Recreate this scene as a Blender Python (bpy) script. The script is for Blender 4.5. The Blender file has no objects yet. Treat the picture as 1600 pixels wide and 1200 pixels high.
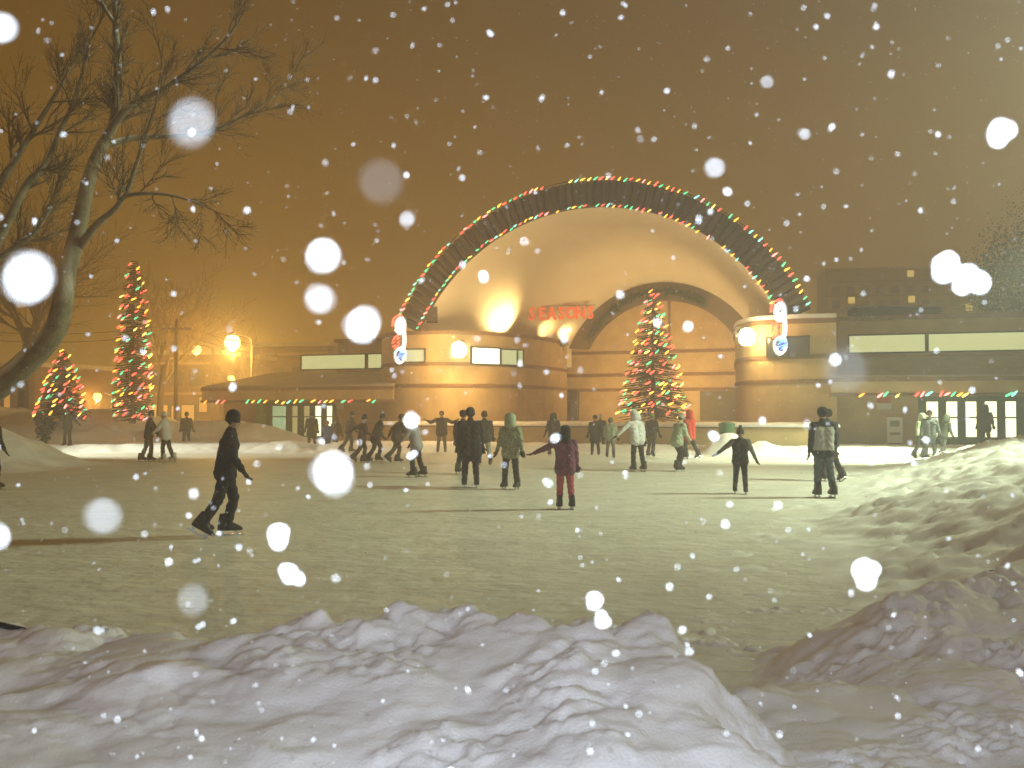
import bpy, math, random
import numpy as np
from mathutils import Vector, Matrix
random.seed(7)
rng = np.random.default_rng(11)
R = math.radians
scene = bpy.context.scene
COL = scene.collection

# ------------------------------------------------------------------ camera
FPX = 1555.6                     # focal length in pixels of the 1600 px wide photograph
EYE = 1.77
PITCH = math.atan(46 / FPX)
cam_d = bpy.data.cameras.new('camera'); cam = bpy.data.objects.new('camera', cam_d); COL.objects.link(cam)
cam_d.sensor_width = 36; cam_d.lens = 35
cam_d.clip_start = 0.02; cam_d.clip_end = 2000
cam.location = (0, 0, EYE); cam.rotation_euler = (R(90) + PITCH, 0, 0)
cam_d.dof.use_dof = True; cam_d.dof.focus_distance = 32; cam_d.dof.aperture_fstop = 4.4   # 8 mm opening
scene.camera = cam

# ------------------------------------------------------------------ world: overcast town sky lit by sodium lamps
w = bpy.data.worlds.new('World'); scene.world = w; w.use_nodes = True
nt = w.node_tree; bg = nt.nodes['Background']
tc = nt.nodes.new('ShaderNodeTexCoord'); sep = nt.nodes.new('ShaderNodeSeparateXYZ')
rampw = nt.nodes.new('ShaderNodeValToRGB')
nt.links.new(tc.outputs['Generated'], sep.inputs[0]); nt.links.new(sep.outputs['Z'], rampw.inputs[0])
e = rampw.color_ramp.elements
e[0].position = 0.0; e[0].color = (.74, .37, .034, 1)
e[1].position = 0.9; e[1].color = (.115, .056, .007, 1)
h_ = rampw.color_ramp.elements.new(0.14); h_.color = (.31, .150, .014, 1)
m_ = rampw.color_ramp.elements.new(0.36); m_.color = (.160, .076, .008, 1)
nt.links.new(rampw.outputs[0], bg.inputs[0]); bg.inputs[1].default_value = 0.80

# ------------------------------------------------------------------ lights
def lamp(name, kind, loc, power, col, radius=.15, aim=None, cone=None, blend=.5):
    d = bpy.data.lights.new(name, kind); d.energy = power; d.color = col; d.shadow_soft_size = radius
    o = bpy.data.objects.new(name, d); o.location = loc; COL.objects.link(o)
    if aim is not None:
        o.rotation_euler = (Vector(aim) - Vector(loc)).to_track_quat('-Z', 'Y').to_euler()
    if cone: d.spot_size = R(cone); d.spot_blend = blend
    return o
FLASH = 520
HAZE_DENSITY = .0062
FLOOD = (.85, 1.0, .64)
lamp('rink_floodlight', 'SPOT', (19.5, 21.5, 11.5), 21000, FLOOD, 1.5, aim=(-3, 23.5, 0), cone=104, blend=.85)
lamp('rink_floodlight', 'SPOT', (21, 36.5, 9), 30000, FLOOD, .6, aim=(12.5, 39.0, 0), cone=54, blend=.9)
lamp('rink_floodlight', 'SPOT', (-31, 41.0, 8), 30000, (.98, 1.0, .74), .6, aim=(-16, 43.3, 0), cone=34, blend=.9)
lamp('camera_flash', 'SPOT', (.07, 0, EYE + .06), FLASH, (.76, .87, 1.0), .012, aim=(.45, 4, 1.2), cone=140, blend=.8)

scene.view_settings.view_transform = 'Standard'; scene.view_settings.look = 'None'
scene.view_settings.exposure = 0; scene.view_settings.gamma = 1
scene.view_settings.use_curve_mapping = False
cy = scene.cycles
cy.use_adaptive_sampling = False; cy.use_denoising = True
cy.max_bounces = 4; cy.diffuse_bounces = 2; cy.glossy_bounces = 2; cy.transmission_bounces = 2
cy.volume_bounces = 1; cy.transparent_max_bounces = 8; cy.sample_clamp_indirect = 4
cy.caustics_reflective = False; cy.caustics_refractive = False

# ------------------------------------------------------------------ helpers
def at(px, py, Y):
    """world point seen at pixel (px, py) of the 1600x1200 photo, on the vertical plane y = Y"""
    u = (px - 800) / FPX; v = (600 - py) / FPX
    dy = math.cos(PITCH) - v * math.sin(PITCH); dz = math.sin(PITCH) + v * math.cos(PITCH)
    k = Y / dy
    return Vector((u * k, Y, EYE + dz * k))
def gnd(px, py, z=0.0):
    a = at(px, py, 1.0); k = (z - EYE) / (a.z - EYE)
    return Vector((a.x * k, k, z))
def tag(o, label=None, cat=None, group=None, kind=None):
    if label: o['label'] = label
    if cat: o['category'] = cat
    if group: o['group'] = group
    if kind: o['kind'] = kind
    return o
def empty(name, loc=(0, 0, 0), rz=0.0):
    o = bpy.data.objects.new(name, None); o.location = loc; o.rotation_euler = (0, 0, rz); o.empty_display_size = .2
    COL.objects.link(o); return o
def link(name, me, parent=None, loc=None, rot=None, scale=None):
    o = bpy.data.objects.new(name, me); COL.objects.link(o)
    if parent is not None: o.parent = parent
    if loc is not None: o.location = loc
    if rot is not None: o.rotation_euler = rot
    if scale is not None: o.scale = scale
    return o
class MB:
    """collects shapes and links them as one mesh object"""
    def __init__(s): s.v = []; s.f = []; s.m = []
    def add(s, vs, fs, mi=0):
        n = len(s.v); s.v += [tuple(p) for p in vs]; s.f += [tuple(i + n for i in f) for f in fs]; s.m += [mi] * len(fs); return s
    def hexa(s, p, mi=0):            # 8 corners: bottom ring 0-3, top ring 4-7
        return s.add(p, [(3, 2, 1, 0), (4, 5, 6, 7), (0, 1, 5, 4), (1, 2, 6, 5), (2, 3, 7, 6), (3, 0, 4, 7)], mi)
    def box(s, lo, hi, mi=0, M=None):
        x0, y0, z0 = lo; x1, y1, z1 = hi
        p = [Vector(q) for q in ((x0, y0, z0), (x1, y0, z0), (x1, y1, z0), (x0, y1, z0), (x0, y0, z1), (x1, y0, z1), (x1, y1, z1), (x0, y1, z1))]
        if M is not None: p = [M @ q for q in p]
        return s.hexa(p, mi)
    def prism(s, plan, z0, z1, mi=0):
        n = len(plan); vs = [(p[0], p[1], z0) for p in plan] + [(p[0], p[1], z1) for p in plan]
        fs = [tuple(range(n - 1, -1, -1)), tuple(range(n, 2 * n))] + [(i, (i + 1) % n, n + (i + 1) % n, n + i) for i in range(n)]
        return s.add(vs, fs, mi)
    def tube(s, path, rad, n=8, mi=0, cap=True):
        path = [Vector(p) for p in path]; vs = []; fs = []
        up = Vector((0, 0, 1)); a = None
        for i, p in enumerate(path):
            d = (path[min(i + 1, len(path) - 1)] - path[max(i - 1, 0)])
            if d.length < 1e-9: d = Vector((0, 0, 1))
            d.normalize()
            if a is None or (a - d * a.dot(d)).length < 1e-4: a = d.cross(up if abs(d.z) < .95 else Vector((1, 0, 0))).normalized()
            else: a = (a - d * a.dot(d)).normalized()
            b = d.cross(a)
            r = rad[i] if hasattr(rad, '__len__') else rad
            for k in range(n):
                t = 2 * math.pi * k / n; vs.append(p + a * (r * math.cos(t)) + b * (r * math.sin(t)))
        for i in range(len(path) - 1):
            for k in range(n):
                k2 = (k + 1) % n; fs.append((i * n + k, i * n + k2, (i + 1) * n + k2, (i + 1) * n + k))
        if cap: fs.append(tuple(range(n - 1, -1, -1))); L = (len(path) - 1) * n; fs.append(tuple(L + k for k in range(n)))
        return s.add(vs, fs, mi)
    def lathe(s, prof, n=10, M=None, mi=0):   # prof: (r, z) pairs
        vs = []; fs = []
        for r, z in prof:
            for k in range(n):
                t = 2 * math.pi * k / n; q = Vector((r * math.cos(t), r * math.sin(t), z)); vs.append(M @ q if M is not None else q)
        for i in range(len(prof) - 1):
            for k in range(n):
                k2 = (k + 1) % n; fs.append((i * n + k, i * n + k2, (i + 1) * n + k2, (i + 1) * n + k))
        fs.append(tuple(range(n - 1, -1, -1))); L = (len(prof) - 1) * n; fs.append(tuple(L + k for k in range(n)))
        return s.add(vs, fs, mi)
    def mesh(s, name, mats, smooth=False):
        me = bpy.data.meshes.new(name); me.from_pydata(s.v, [], s.f)
        for m in (mats if isinstance(mats, (list, tuple)) else [mats]): me.materials.append(m)
        if len(set(s.m)) > 1: me.polygons.foreach_set('material_index', s.m)
        if smooth: me.polygons.foreach_set('use_smooth', [True] * len(me.polygons))
        me.update(); return me
    def build(s, name, mats, parent=None, smooth=False):
        return link(name, s.mesh(name, mats, smooth), parent)

# ------------------------------------------------------------------ numpy gradient noise
_perm = rng.permutation(512); _perm = np.concatenate([_perm, _perm, _perm])
_ang = rng.uniform(0, 2 * np.pi, 512); _gx = np.cos(_ang); _gy = np.sin(_ang)
def pn(x, y, seed=0):
    xi = np.floor(x).astype(int); yi = np.floor(y).astype(int); xf = x - xi; yf = y - yi
    u = xf * xf * xf * (xf * (xf * 6 - 15) + 10); v = yf * yf * yf * (yf * (yf * 6 - 15) + 10)
    def g(ix, iy, dx, dy):
        h = _perm[(_perm[(ix + seed * 37) % 512] + iy) % 512]; return _gx[h] * dx + _gy[h] * dy
    a = g(xi, yi, xf, yf); b = g(xi + 1, yi, xf - 1, yf); c = g(xi, yi + 1, xf, yf - 1); d = g(xi + 1, yi + 1, xf - 1, yf - 1)
    return (a + u * (b - a)) * (1 - v) + (c + u * (d - c)) * v
def fbm(x, y, oct=4, seed=0, gain=.5):
    s = 0; a = 1.0
    for o in range(oct): s = s + a * pn(x, y, seed + o); x = x * 2.03 + 7.1; y = y * 2.03 + 3.7; a *= gain
    return s
def billow(x, y, oct=4, seed=0, gain=.5):
    s = 0; a = 1.0
    for o in range(oct): s = s + a * np.abs(pn(x, y, seed + o)); x = x * 2.03 + 7.1; y = y * 2.03 + 3.7; a *= gain
    return s
def sstep(a, b, x):
    t = np.clip((x - a) / (b - a), 0, 1); return t * t * (3 - 2 * t)

# ------------------------------------------------------------------ materials
def mat(name, col, rough=.8, var=.15, scale=6.0, bump=0.0, bscale=30.0, metal=0.0, col2=None, stretch=None, spec=.3):
    m = bpy.data.materials.new(name); m.use_nodes = True; n = m.node_tree.nodes; l = m.node_tree.links
    p = n['Principled BSDF']; p.inputs['Roughness'].default_value = rough; p.inputs['Metallic'].default_value = metal
    p.inputs['Specular IOR Level'].default_value = spec
    t = n.new('ShaderNodeTexCoord'); mp = n.new('ShaderNodeMapping'); l.new(t.outputs['Object'], mp.inputs[0])
    if stretch: mp.inputs['Scale'].default_value = stretch
    nz = n.new('ShaderNodeTexNoise'); nz.inputs['Scale'].default_value = scale; nz.inputs['Detail'].default_value = 5
    l.new(mp.outputs[0], nz.inputs[0])
    r = n.new('ShaderNodeValToRGB'); l.new(nz.outputs[0], r.inputs[0])
    c2 = col2 or tuple(min(1, c * (1 + var)) for c in col); c1 = col if col2 else tuple(c * (1 - var) for c in col)
    r.color_ramp.elements[0].position = .3; r.color_ramp.elements[1].position = .7
    r.color_ramp.elements[0].color = (*c1, 1); r.color_ramp.elements[1].color = (*c2, 1)
    l.new(r.outputs[0], p.inputs['Base Color'])
    if bump:
        nb = n.new('ShaderNodeTexNoise'); nb.inputs['Scale'].default_value = bscale; nb.inputs['Detail'].default_value = 6
        l.new(mp.outputs[0], nb.inputs[0])
        b = n.new('ShaderNodeBump'); b.inputs['Strength'].default_value = 1.0; b.inputs['Distance'].default_value = bump
        l.new(nb.outputs[0], b.inputs['Height']); l.new(b.outputs[0], p.inputs['Normal'])
    return m
def glow(name, col, strength, base=(.4, .4, .4), sample=False):
    m = bpy.data.materials.new(name); m.use_nodes = True; p = m.node_tree.nodes['Principled BSDF']
    p.inputs['Base Color'].default_value = (*base, 1); p.inputs['Roughness'].default_value = .4
    p.inputs['Emission Color'].default_value = (*col, 1); p.inputs['Emission Strength'].default_value = strength
    if not sample: m.cycles.emission_sampling = 'NONE'
    return m
SNOW = mat('snow', (.80, .80, .82), .75, .06, 3, .012, 26)
SNOWF = mat('packed_snow', (.78, .78, .78), .7, .0, 2.2, .005, 80, col2=(.90, .90, .92))
_p = SNOWF.node_tree.nodes['Principled BSDF']; _p.inputs['Subsurface Weight'].default_value = .55; _p.inputs['Subsurface Radius'].default_value = (1, 1, 1); _p.inputs['Subsurface Scale'].default_value = .013
ICE = mat('scuffed_ice', (.66, .66, .63), .6, .0, 1.2, .05, 4.0, col2=(.82, .82, .80), stretch=(.8, 1.2, 1))
def ice_marks(m):
    n = m.node_tree.nodes; l = m.node_tree.links; p = n['Principled BSDF']; base = p.inputs['Base Color'].links[0].from_socket; bsock = p.inputs['Normal'].links[0].from_socket
    t = n.new('ShaderNodeTexCoord'); src = None
    for k, (rot, sc) in enumerate(((.25, (.35, 7, 1)), (-.45, (.3, 8, 1)), (.8, (.3, 6, 1)))):
        mp = n.new('ShaderNodeMapping'); mp.inputs['Rotation'].default_value = (0, 0, rot); mp.inputs['Scale'].default_value = sc; l.new(t.outputs['Object'], mp.inputs[0])
        z = n.new('ShaderNodeTexNoise'); z.inputs['Scale'].default_value = 2.0; z.inputs['Detail'].default_value = 7; l.new(mp.outputs[0], z.inputs[0])
        r = n.new('ShaderNodeMapRange'); r.inputs[1].default_value = .60; r.inputs[2].default_value = .70; l.new(z.outputs[0], r.inputs[0])
        if src is None: src = r.outputs[0]
        else:
            a = n.new('ShaderNodeMath'); a.operation = 'MAXIMUM'; l.new(src, a.inputs[0]); l.new(r.outputs[0], a.inputs[1]); src = a.outputs[0]
    sc_ = n.new('ShaderNodeMath'); sc_.operation = 'MULTIPLY'; sc_.inputs[1].default_value = .34; l.new(src, sc_.inputs[0])
    mx = n.new('ShaderNodeMixRGB'); l.new(sc_.outputs[0], mx.inputs[0]); l.new(base, mx.inputs[1]); mx.inputs[2].default_value = (.36, .38, .36, 1); l.new(mx.outputs[0], p.inputs['Base Color'])
    b2 = n.new('ShaderNodeBump'); b2.inputs['Distance'].default_value = .006; f = n.new('ShaderNodeTexNoise'); f.inputs['Scale'].default_value = 14; f.inputs['Detail'].default_value = 6; l.new(t.outputs['Object'], f.inputs[0]); l.new(f.outputs[0], b2.inputs['Height']); l.new(bsock, b2.inputs['Normal']); l.new(b2.outputs[0], p.inputs['Normal'])
ice_marks(ICE)
BRICK = mat('ochre_brick', (.52, .38, .19), .9, .14, 1.3, .004, 20)
BAND = mat('dark_brick_course', (.24, .14, .075), .9, .2, 4)
PLASTER = mat('cream_shell_plaster', (.76, .69, .55), .75, .05, .5)
METAL = mat('dark_corrugated_metal', (.075, .062, .045), .55, .2, 2, metal=.2)
ARCHB = mat('brown_arch_cladding', (.16, .115, .065), .7, .15, 2)
GREENF = mat('green_painted_frame', (.035, .10, .05), .5, .2, 5)
GREENP = mat('lime_green_column', (.20, .34, .05), .6, .1, 3)
DARK = mat('dark_opening', (.05, .045, .04), .8, .1, 3)
DOORM = mat('brown_steel_door', (.13, .11, .055), .6, .12, 3)
ROOFS = mat('snowy_roof', (.42, .40, .37), .8, .12, 1.2, .02, 6)
GLASSD = mat('dark_window_glass', (.05, .07, .09), .12, .2, 3, spec=.6)
STEEL = mat('galvanised_steel', (.20, .19, .17), .5, .15, 5, metal=.6)
WOODP = mat('weathered_pole', (.10, .07, .045), .9, .2, 4)
WHITEP = mat('white_painted_metal', (.62, .62, .58), .6, .08, 6)
REDP = mat('red_poster_print', (.55, .13, .08), .7, .1, 6)
BARK = mat('grey_bark', (.21, .18, .125), .95, .3, 7, .015, 24)
def snow_lit_top(m, lo=.35, hi=.75):
    n = m.node_tree.nodes; l = m.node_tree.links; p = n['Principled BSDF']; base = p.inputs['Base Color'].links[0].from_socket
    g = n.new('ShaderNodeNewGeometry'); s = n.new('ShaderNodeSeparateXYZ'); l.new(g.outputs['Normal'], s.inputs[0])
    z = n.new('ShaderNodeTexNoise'); z.inputs['Scale'].default_value = 5; a = n.new('ShaderNodeMath'); a.inputs[1].default_value = -.25; l.new(z.outputs[0], a.inputs[0])
    b = n.new('ShaderNodeMath'); l.new(s.outputs['Z'], b.inputs[0]); l.new(a.outputs[0], b.inputs[1])
    r = n.new('ShaderNodeMapRange'); r.inputs[1].default_value = lo; r.inputs[2].default_value = hi; l.new(b.outputs[0], r.inputs[0])
    x = n.new('ShaderNodeMixRGB'); l.new(r.outputs[0], x.inputs[0]); l.new(base, x.inputs[1]); x.inputs[2].default_value = (.72, .72, .73, 1); l.new(x.outputs[0], p.inputs['Base Color'])
snow_lit_top(BARK)  # paler upper sides: lying snow, with flash and rink light painted in
BARKT = mat('pale_twig_bark', (.20, .155, .09), .95, .25, 7)
TWIG = mat('dark_twigs', (.06, .048, .035), .95, .2, 7)
NEEDLE = mat('spruce_needles', (.018, .036, .018), .8, .4, 5)
NEEDLE2 = mat('cedar_foliage', (.03, .05, .028), .8, .4, 3)
GARL = mat('green_garland_tinsel', (.03, .075, .03), .7, .3, 20)
PANE_W = glow('lit_strip_window', (.56, .60, .27), .95)
PANE_H = glow('lit_hall_window', (.95, 1.0, .72), 2.0)
PANE_G = glow('lit_green_window', (.26, .44, .24), .95)
PANE_D = glow('lit_door_pane', (1.0, .95, .58), 1.9)
PANE_DIM = glow('dim_door_pane', (.40, .36, .14), .8)
# ================================================================== SETTING
gm = MB(); gm.add([(-600, -200, 0), (600, -200, 0), (600, 900, 0), (-600, 900, 0)], [(0, 1, 2, 3)])
tag(gm.build('ground', SNOW), kind='structure')
rk = [(-40, 3), (-40, 43.5), (-17, 44.2), (-6, 45), (3, 44.2), (9, 42.2), (14.5, 38.5), (13, 30), (8.6, 20), (4.8, 12.5), (3.2, 9), (2.5, 3)]
tag(MB().add([(x, y, .004) for x, y in rk], [tuple(range(len(rk) - 1, -1, -1))]).build('ice_rink', ICE), kind='structure')

def sd_poly(x, y, poly):
    """signed distance, positive inside"""
    d = np.full(x.shape, 1e9); ins = np.zeros(x.shape, bool); n = len(poly)
    for i in range(n):
        ax, ay = poly[i]; bx, by = poly[(i + 1) % n]; ex, ey = bx - ax, by - ay
        t = np.clip(((x - ax) * ex + (y - ay) * ey) / (ex * ex + ey * ey), 0, 1)
        d = np.minimum(d, np.hypot(x - ax - t * ex, y - ay - t * ey))
        c = (ay > y) != (by > y)
        with np.errstate(divide='ignore', invalid='ignore'):
            ins ^= c & (x < (bx - ax) * (y - ay) / (by - ay if by != ay else 1e-9) + ax)
    return np.where(ins, d, -d)
_jit = rng.random((64, 64, 3))
def lumps(x, y, cell, seed=0, fill=.62):
    """rounded clods of snow of one size scattered over the surface, height 0..1"""
    u = x / cell + seed * 3.7; v = y / cell + seed * 9.1; iu = np.floor(u).astype(int); iv = np.floor(v).astype(int); h = np.zeros_like(x)
    for du in (-1, 0, 1):
        for dv in (-1, 0, 1):
            j = _jit[(iu + du + seed * 7) % 64, (iv + dv + seed * 13) % 64]; r = .30 + .85 * j[..., 2] * fill
            d2 = ((u - iu - du - j[..., 0]) ** 2 + (v - iv - dv - j[..., 1]) ** 2 * 1.3) / (r * r); h = np.maximum(h, np.clip(1 - d2, 0, 1) ** .7 * r)
    return h
NEARP = [(-9, 7.6), (-4.2, 6.6), (-2.9, 5.9), (-2.0, 5.3), (-1.3, 4.95), (-.5, 4.75), (.2, 4.75), (.66, 4.6), (.80, 4.2), (.88, 3.6), (.95, 2.6), (1.0, .5), (-9, .5)]
RIGHTP = [(2.15, 5.9), (2.6, 6.9), (3.5, 7.5), (5.2, 7.7), (7, 7.4), (9, 7), (9, 1), (1.75, 1), (1.75, 3), (1.85, 4.6)]
HILLP = [(5.9, 9.5), (7.2, 15), (9.8, 20.5), (12.2, 26), (14.5, 31), (17.2, 35.5), (22, 39.5), (40, 41), (40, 6), (7.5, 6.5)]
def snow_h(x, y):
    wx = x + .18 * fbm(x * 1.4, y * 1.4, 3, 3); wy = y + .18 * fbm(x * 1.4 + 9, y * 1.4, 3, 8)
    chunk = billow(wx * 1.5, wy * 2.1, 5, 21, .52)                     # thrown lumps with creases between them
    fold = 1 - np.abs(pn(wx * .9 + wy * .9, wy * 1.9 - wx * .8, 40)) * 2  # long soft wind folds
    soft = billow(wx * .75 + 4, wy * 1.0, 2, 25, .4); crumb = billow(wx * 5.2, wy * 5.2, 3, 28, .5) * sstep(-.05, .35, pn(wx * 1.3, wy * 1.3, 77))
    lx = x + .05 * fbm(x * 6, y * 6, 3, 66); ly = y + .05 * fbm(x * 6 + 5, y * 6, 3, 67)
    zone = sstep(-.12, .30, pn(wx * .95, wy * 1.2, 77)); zone2 = sstep(-.05, .3, pn(wx * 1.7 + 3, wy * 1.7, 79))
    clod = .12 * lumps(lx, ly, .42, 1) * (.35 + .65 * zone) + .065 * lumps(lx, ly, .19, 2) * zone + .034 * lumps(lx, ly, .085, 3) * np.maximum(zone2, .3 * zone) + .02 * lumps(lx, ly, .05, 4) * zone2
    fine = fbm(wx * 9, wy * 9, 4, 60)
    # near bank
    da = sd_poly(x, y, NEARP) + .26 * fbm(x * 1.5, y * 1.5, 5, 14, .6)
    left = sstep(-.4, -2.6, x)
    top = .83 - .30 * left + .035 * np.sin(x * 2.3 + .5) - (.27 - .17 * left) * np.clip(4.55 - y, -.1, 2.4)
    rough = .45 + .55 * sstep(-1.6, .0, x + .5 * pn(x * .8, y * .8, 71))
    smooth_zone = sstep(.45, .1, np.hypot((x - .62) * 1.0, (y - 3.9) * .45))
    rough = rough * (1 - .75 * smooth_zone)
    ha = top * sstep(-.75, .12, da) + (sstep(-.7, .05, da)) * (.12 * (soft - .25) + 0.03 * (chunk - .28) * rough + .05 * (fold - .3) * (1 - .5 * rough) + (clod - .07) * rough + .004 * fine)
    # rough bank to the right of the photographer
    db = sd_poly(x, y, RIGHTP) + .3 * fbm(x * .8, y * .8, 4, 33)
    hb = (.34 + .03 * (x - 2) + .085 * np.clip(y - 4.2, -1.5, 3)) * sstep(-.95, .3, db) + sstep(-1.3, .2, db) * (.16 * (soft - .25) + .06 * (chunk - .27) + 1.25 * (clod - .07) + .006 * fine)
    # big ploughed bank along the right side
    dc = sd_poly(x, y, HILLP) + .55 * fbm(x * .35, y * .35, 4, 51)
    hc = 1.02 * sstep(-3.3, 1.7, dc) + sstep(-4.0, -1.0, dc) * (.14 * (chunk - .28) + .12 * fbm(x * .7, y * .7, 3, 90) + 1.1 * (clod - .06) + .03 * fine)
    dd = sd_poly(x, y, [(.7, 4.7), (1.5, 5.5), (2.3, 5.6), (2.4, 3), (2.3, 1), (.7, 1)]) + .25 * fbm(x * 1.6, y * 1.6, 4, 18)
    hd = (.34 - .05 * (4.5 - y)) * sstep(-.9, .35, dd) + sstep(-.9, .1, dd) * (.10 * (soft - .25) + 1.2 * (clod - .05))
    h = np.maximum(np.maximum(np.maximum(ha, hb), hc), hd)
    # churned snow lying at the foot of the banks
    near = np.maximum(np.maximum(sstep(-2.6, -.3, da), sstep(-3.0, -.5, db)), sstep(-5.5, -2.5, dc))
    h = np.maximum(h, near * (.03 * fine + .06 * (chunk - .30) + .8 * (clod - .05)) + .02 * near - .012)
    return h - .012
def height_mesh(name, xs, ys, fn, m, edge=True, thin=0.0):
    X, Y = np.meshgrid(xs, ys); H = fn(X, Y)
    nx, ny = len(xs), len(ys)
    co = np.stack([X.ravel(), Y.ravel(), H.ravel()], 1)
    idx = np.arange(nx * ny).reshape(ny, nx)
    q = np.stack([idx[:-1, :-1].ravel(), idx[:-1, 1:].ravel(), idx[1:, 1:].ravel(), idx[1:, :-1].ravel()], 1)
    keep = (H.ravel()[q].max(1) > -.01); q = q[keep]
    me = bpy.data.meshes.new(name); me.from_pydata(co.tolist(), [], q.tolist()); me.materials.append(m)
    me.polygons.foreach_set('use_smooth', [True] * len(me.polygons)); me.update()
    return link(name, me)
ynear = np.concatenate([np.linspace(2.2, 6.2, 300), np.linspace(6.22, 9.0, 120)])
tag(height_mesh('snow_bank', np.linspace(-5.2, 6.2, 620), ynear, snow_h, SNOWF), kind='structure')
tag(height_mesh('snow_bank', np.linspace(2, 34, 330), np.linspace(9.0, 42, 360), snow_h, SNOWF), kind='structure')

def mounds(lst, seed, amp=.12):
    def f(x, y):
        h = np.zeros_like(x) - .05
        for cx, cyy, rx, ry, hh in lst:
            d = np.hypot((x - cx) / rx, (y - cyy) / ry) + .12 * fbm(x * .45, y * .45, 3, seed)
            h = np.maximum(h, hh * sstep(1.0, .15, d) - .05 * (d > 1))
        return h + (h > .02) * (amp * (billow(x * 1.1, y * 1.1, 4, seed) - .3)) * sstep(0, .3, h)
    return f
# left side: lit bank near the big tree and the long mound under the decorated trees
tag(height_mesh('snow_bank', np.linspace(-34, -10, 170), np.linspace(24, 41, 120), mounds([(-19.5, 33, 5.5, 6, 1.75), (-25, 33, 7, 6, 2.2)], 5), SNOW), kind='structure')
tag(height_mesh('snow_bank', np.linspace(-50, -8, 260), np.linspace(44.8, 64, 110), mounds([(-34, 56, 14, 9, 2.6), (-24, 56, 10, 9, 2.0), (-17, 55, 8, 7, 1.35), (-14.5, 54.5, 4, 5, 1.2)], 9, .1), SNOW), kind='structure')
# low ploughed rim behind the rink, under the stage wall
RIM = [(-40, 45.5), (-17, 46.0), (-6.5, 46.6), (3, 45.8), (9, 43.9), (15, 41.0), (19, 40)]
def rim_h(x, y):
    yy = np.interp(x, [p[0] for p in RIM], [p[1] for p in RIM])
    d = y - yy + .25 * fbm(x * .8, y * .8, 3, 77)
    h = .34 * sstep(-.95, .1, d) + .04 * sstep(0, 4, d) + (.12 * (billow(x * 1.6, y * 1.6, 4, 31) - .25)) * sstep(-.9, 0, d)
    for cx, cyy, r, hh in ((-10.4, 46.0, 2.4, .50), (-8.2, 46.2, 1.5, .45), (9.2, 42.3, 1.7, .95), (10.6, 42.2, 1.4, .6), (-14.2, 46.6, 2.5, .35)):
        q = np.hypot(x - cx, (y - cyy)); h = np.maximum(h, hh * sstep(r, .1, q) + .1 * fbm(x * 2, y * 2, 3, 12) * (q < r))
    return h - .02
tag(height_mesh('snow_bank', np.linspace(-40, 24, 420), np.linspace(40, 51, 90), rim_h, SNOW), kind='structure')

# ================================================================== BAND SHELL
T = Vector((.927, -.375, 0)); D = Vector((.375, .927, 0))
C = Vector((3.78, 50, 0)); ZC = 1.62; RO = 11.9; RI = 10.62
B = Vector((8.9, 59, 0)); BZ = 3.28; BRO = 6.25; BRI = 5.2
shell = empty('band_shell', (C.x, C.y, 0))
tag(shell, 'cream vaulted band shell framed by a dark arch with coloured bulbs', 'band shell')
def sub(o):                       # parent keeping world coordinates
    o.parent = shell; o.matrix_parent_inverse = Matrix.Translation(-shell.location); return o
def arc(c, zc, r, a): return c + T * (r * math.cos(a)) + Vector((0, 0, zc + r * math.sin(a)))
A0, A1 = R(25.2), R(180 - 25.2)
# front arch of separate corrugated panels
arch = MB()
for k in range(96):
    a, b = A0 + (A1 - A0) * k / 96, A0 + (A1 - A0) * (k + 1) / 96
    q = [arc(C, ZC, r, t) + D * o for o in (.16, .75) for r, t in ((RI + .02, a), (RO - .02, a), (RO - .02, b), (RI + .02, b))]
    arch.hexa([q[0], q[1], q[2], q[3], q[4], q[5], q[6], q[7]])
arch_o = sub(arch.build('front_arch', METAL))
NP = 66
pm = MB(); da = (A1 - A0) / NP * .5
vs = []
for r in (RI, RO):
    for o, t in ((.15, -da * .98), (-.02, -da * .55), (-.02, da * .35), (.15, da * .9)):
        vs.append(Vector((r * math.cos(t), 0, r * math.sin(t))) + Vector((0, o, 0)))
pm.add(vs, [(0, 1, 5, 4), (1, 2, 6, 5), (2, 3, 7, 6), (3, 0, 4, 7), (0, 3, 2, 1), (4, 5, 6, 7)])
pme = pm.mesh('panel', METAL)
yaw = math.atan2(T.y, T.x)
for k in range(NP):
    t = A0 + (A1 - A0) * (k + .5) / NP
    o = link('panel', pme, arch_o); o.matrix_parent_inverse = Matrix.Identity(4)
    o.matrix_local = Matrix.Translation((C.x, C.y, ZC)) @ Matrix.Rotation(yaw, 4, 'Z') @ Matrix.Rotation(-t, 4, 'Y')
# vault between the two arches
def base_ang(zc, r, z): return math.asin((z - zc) / r)
vm = MB(); NU, NV = 72, 16
fa0 = base_ang(ZC, RI, 6.7); ba0 = base_ang(BZ, BRO, 5.75)
def vault(u, v, off=0.0):
    a = fa0 + (math.pi - 2 * fa0) * u; b = ba0 + (math.pi - 2 * ba0) * u
    p = arc(C + D * .3, ZC, RI - .03 + off, a); q = arc(B, BZ, BRO - .1 + off, b)
    vv = v + .10 * math.sin(math.pi * v)          # the vault swells slightly towards the front
    return p.lerp(q, v) + Vector((0, 0, .55 * math.sin(math.pi * v) * math.sin(math.pi * u)))
for off in (0, .25):
    n0 = len(vm.v)
    vm.add([vault(i / NU, j / NV, off) for j in range(NV + 1) for i in range(NU + 1)],
           [((j * (NU + 1) + i), (j * (NU + 1) + i + 1), ((j + 1) * (NU + 1) + i + 1), ((j + 1) * (NU + 1) + i)) for j in range(NV) for i in range(NU)])
sub(vm.build('vault', PLASTER, smooth=True))
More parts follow.
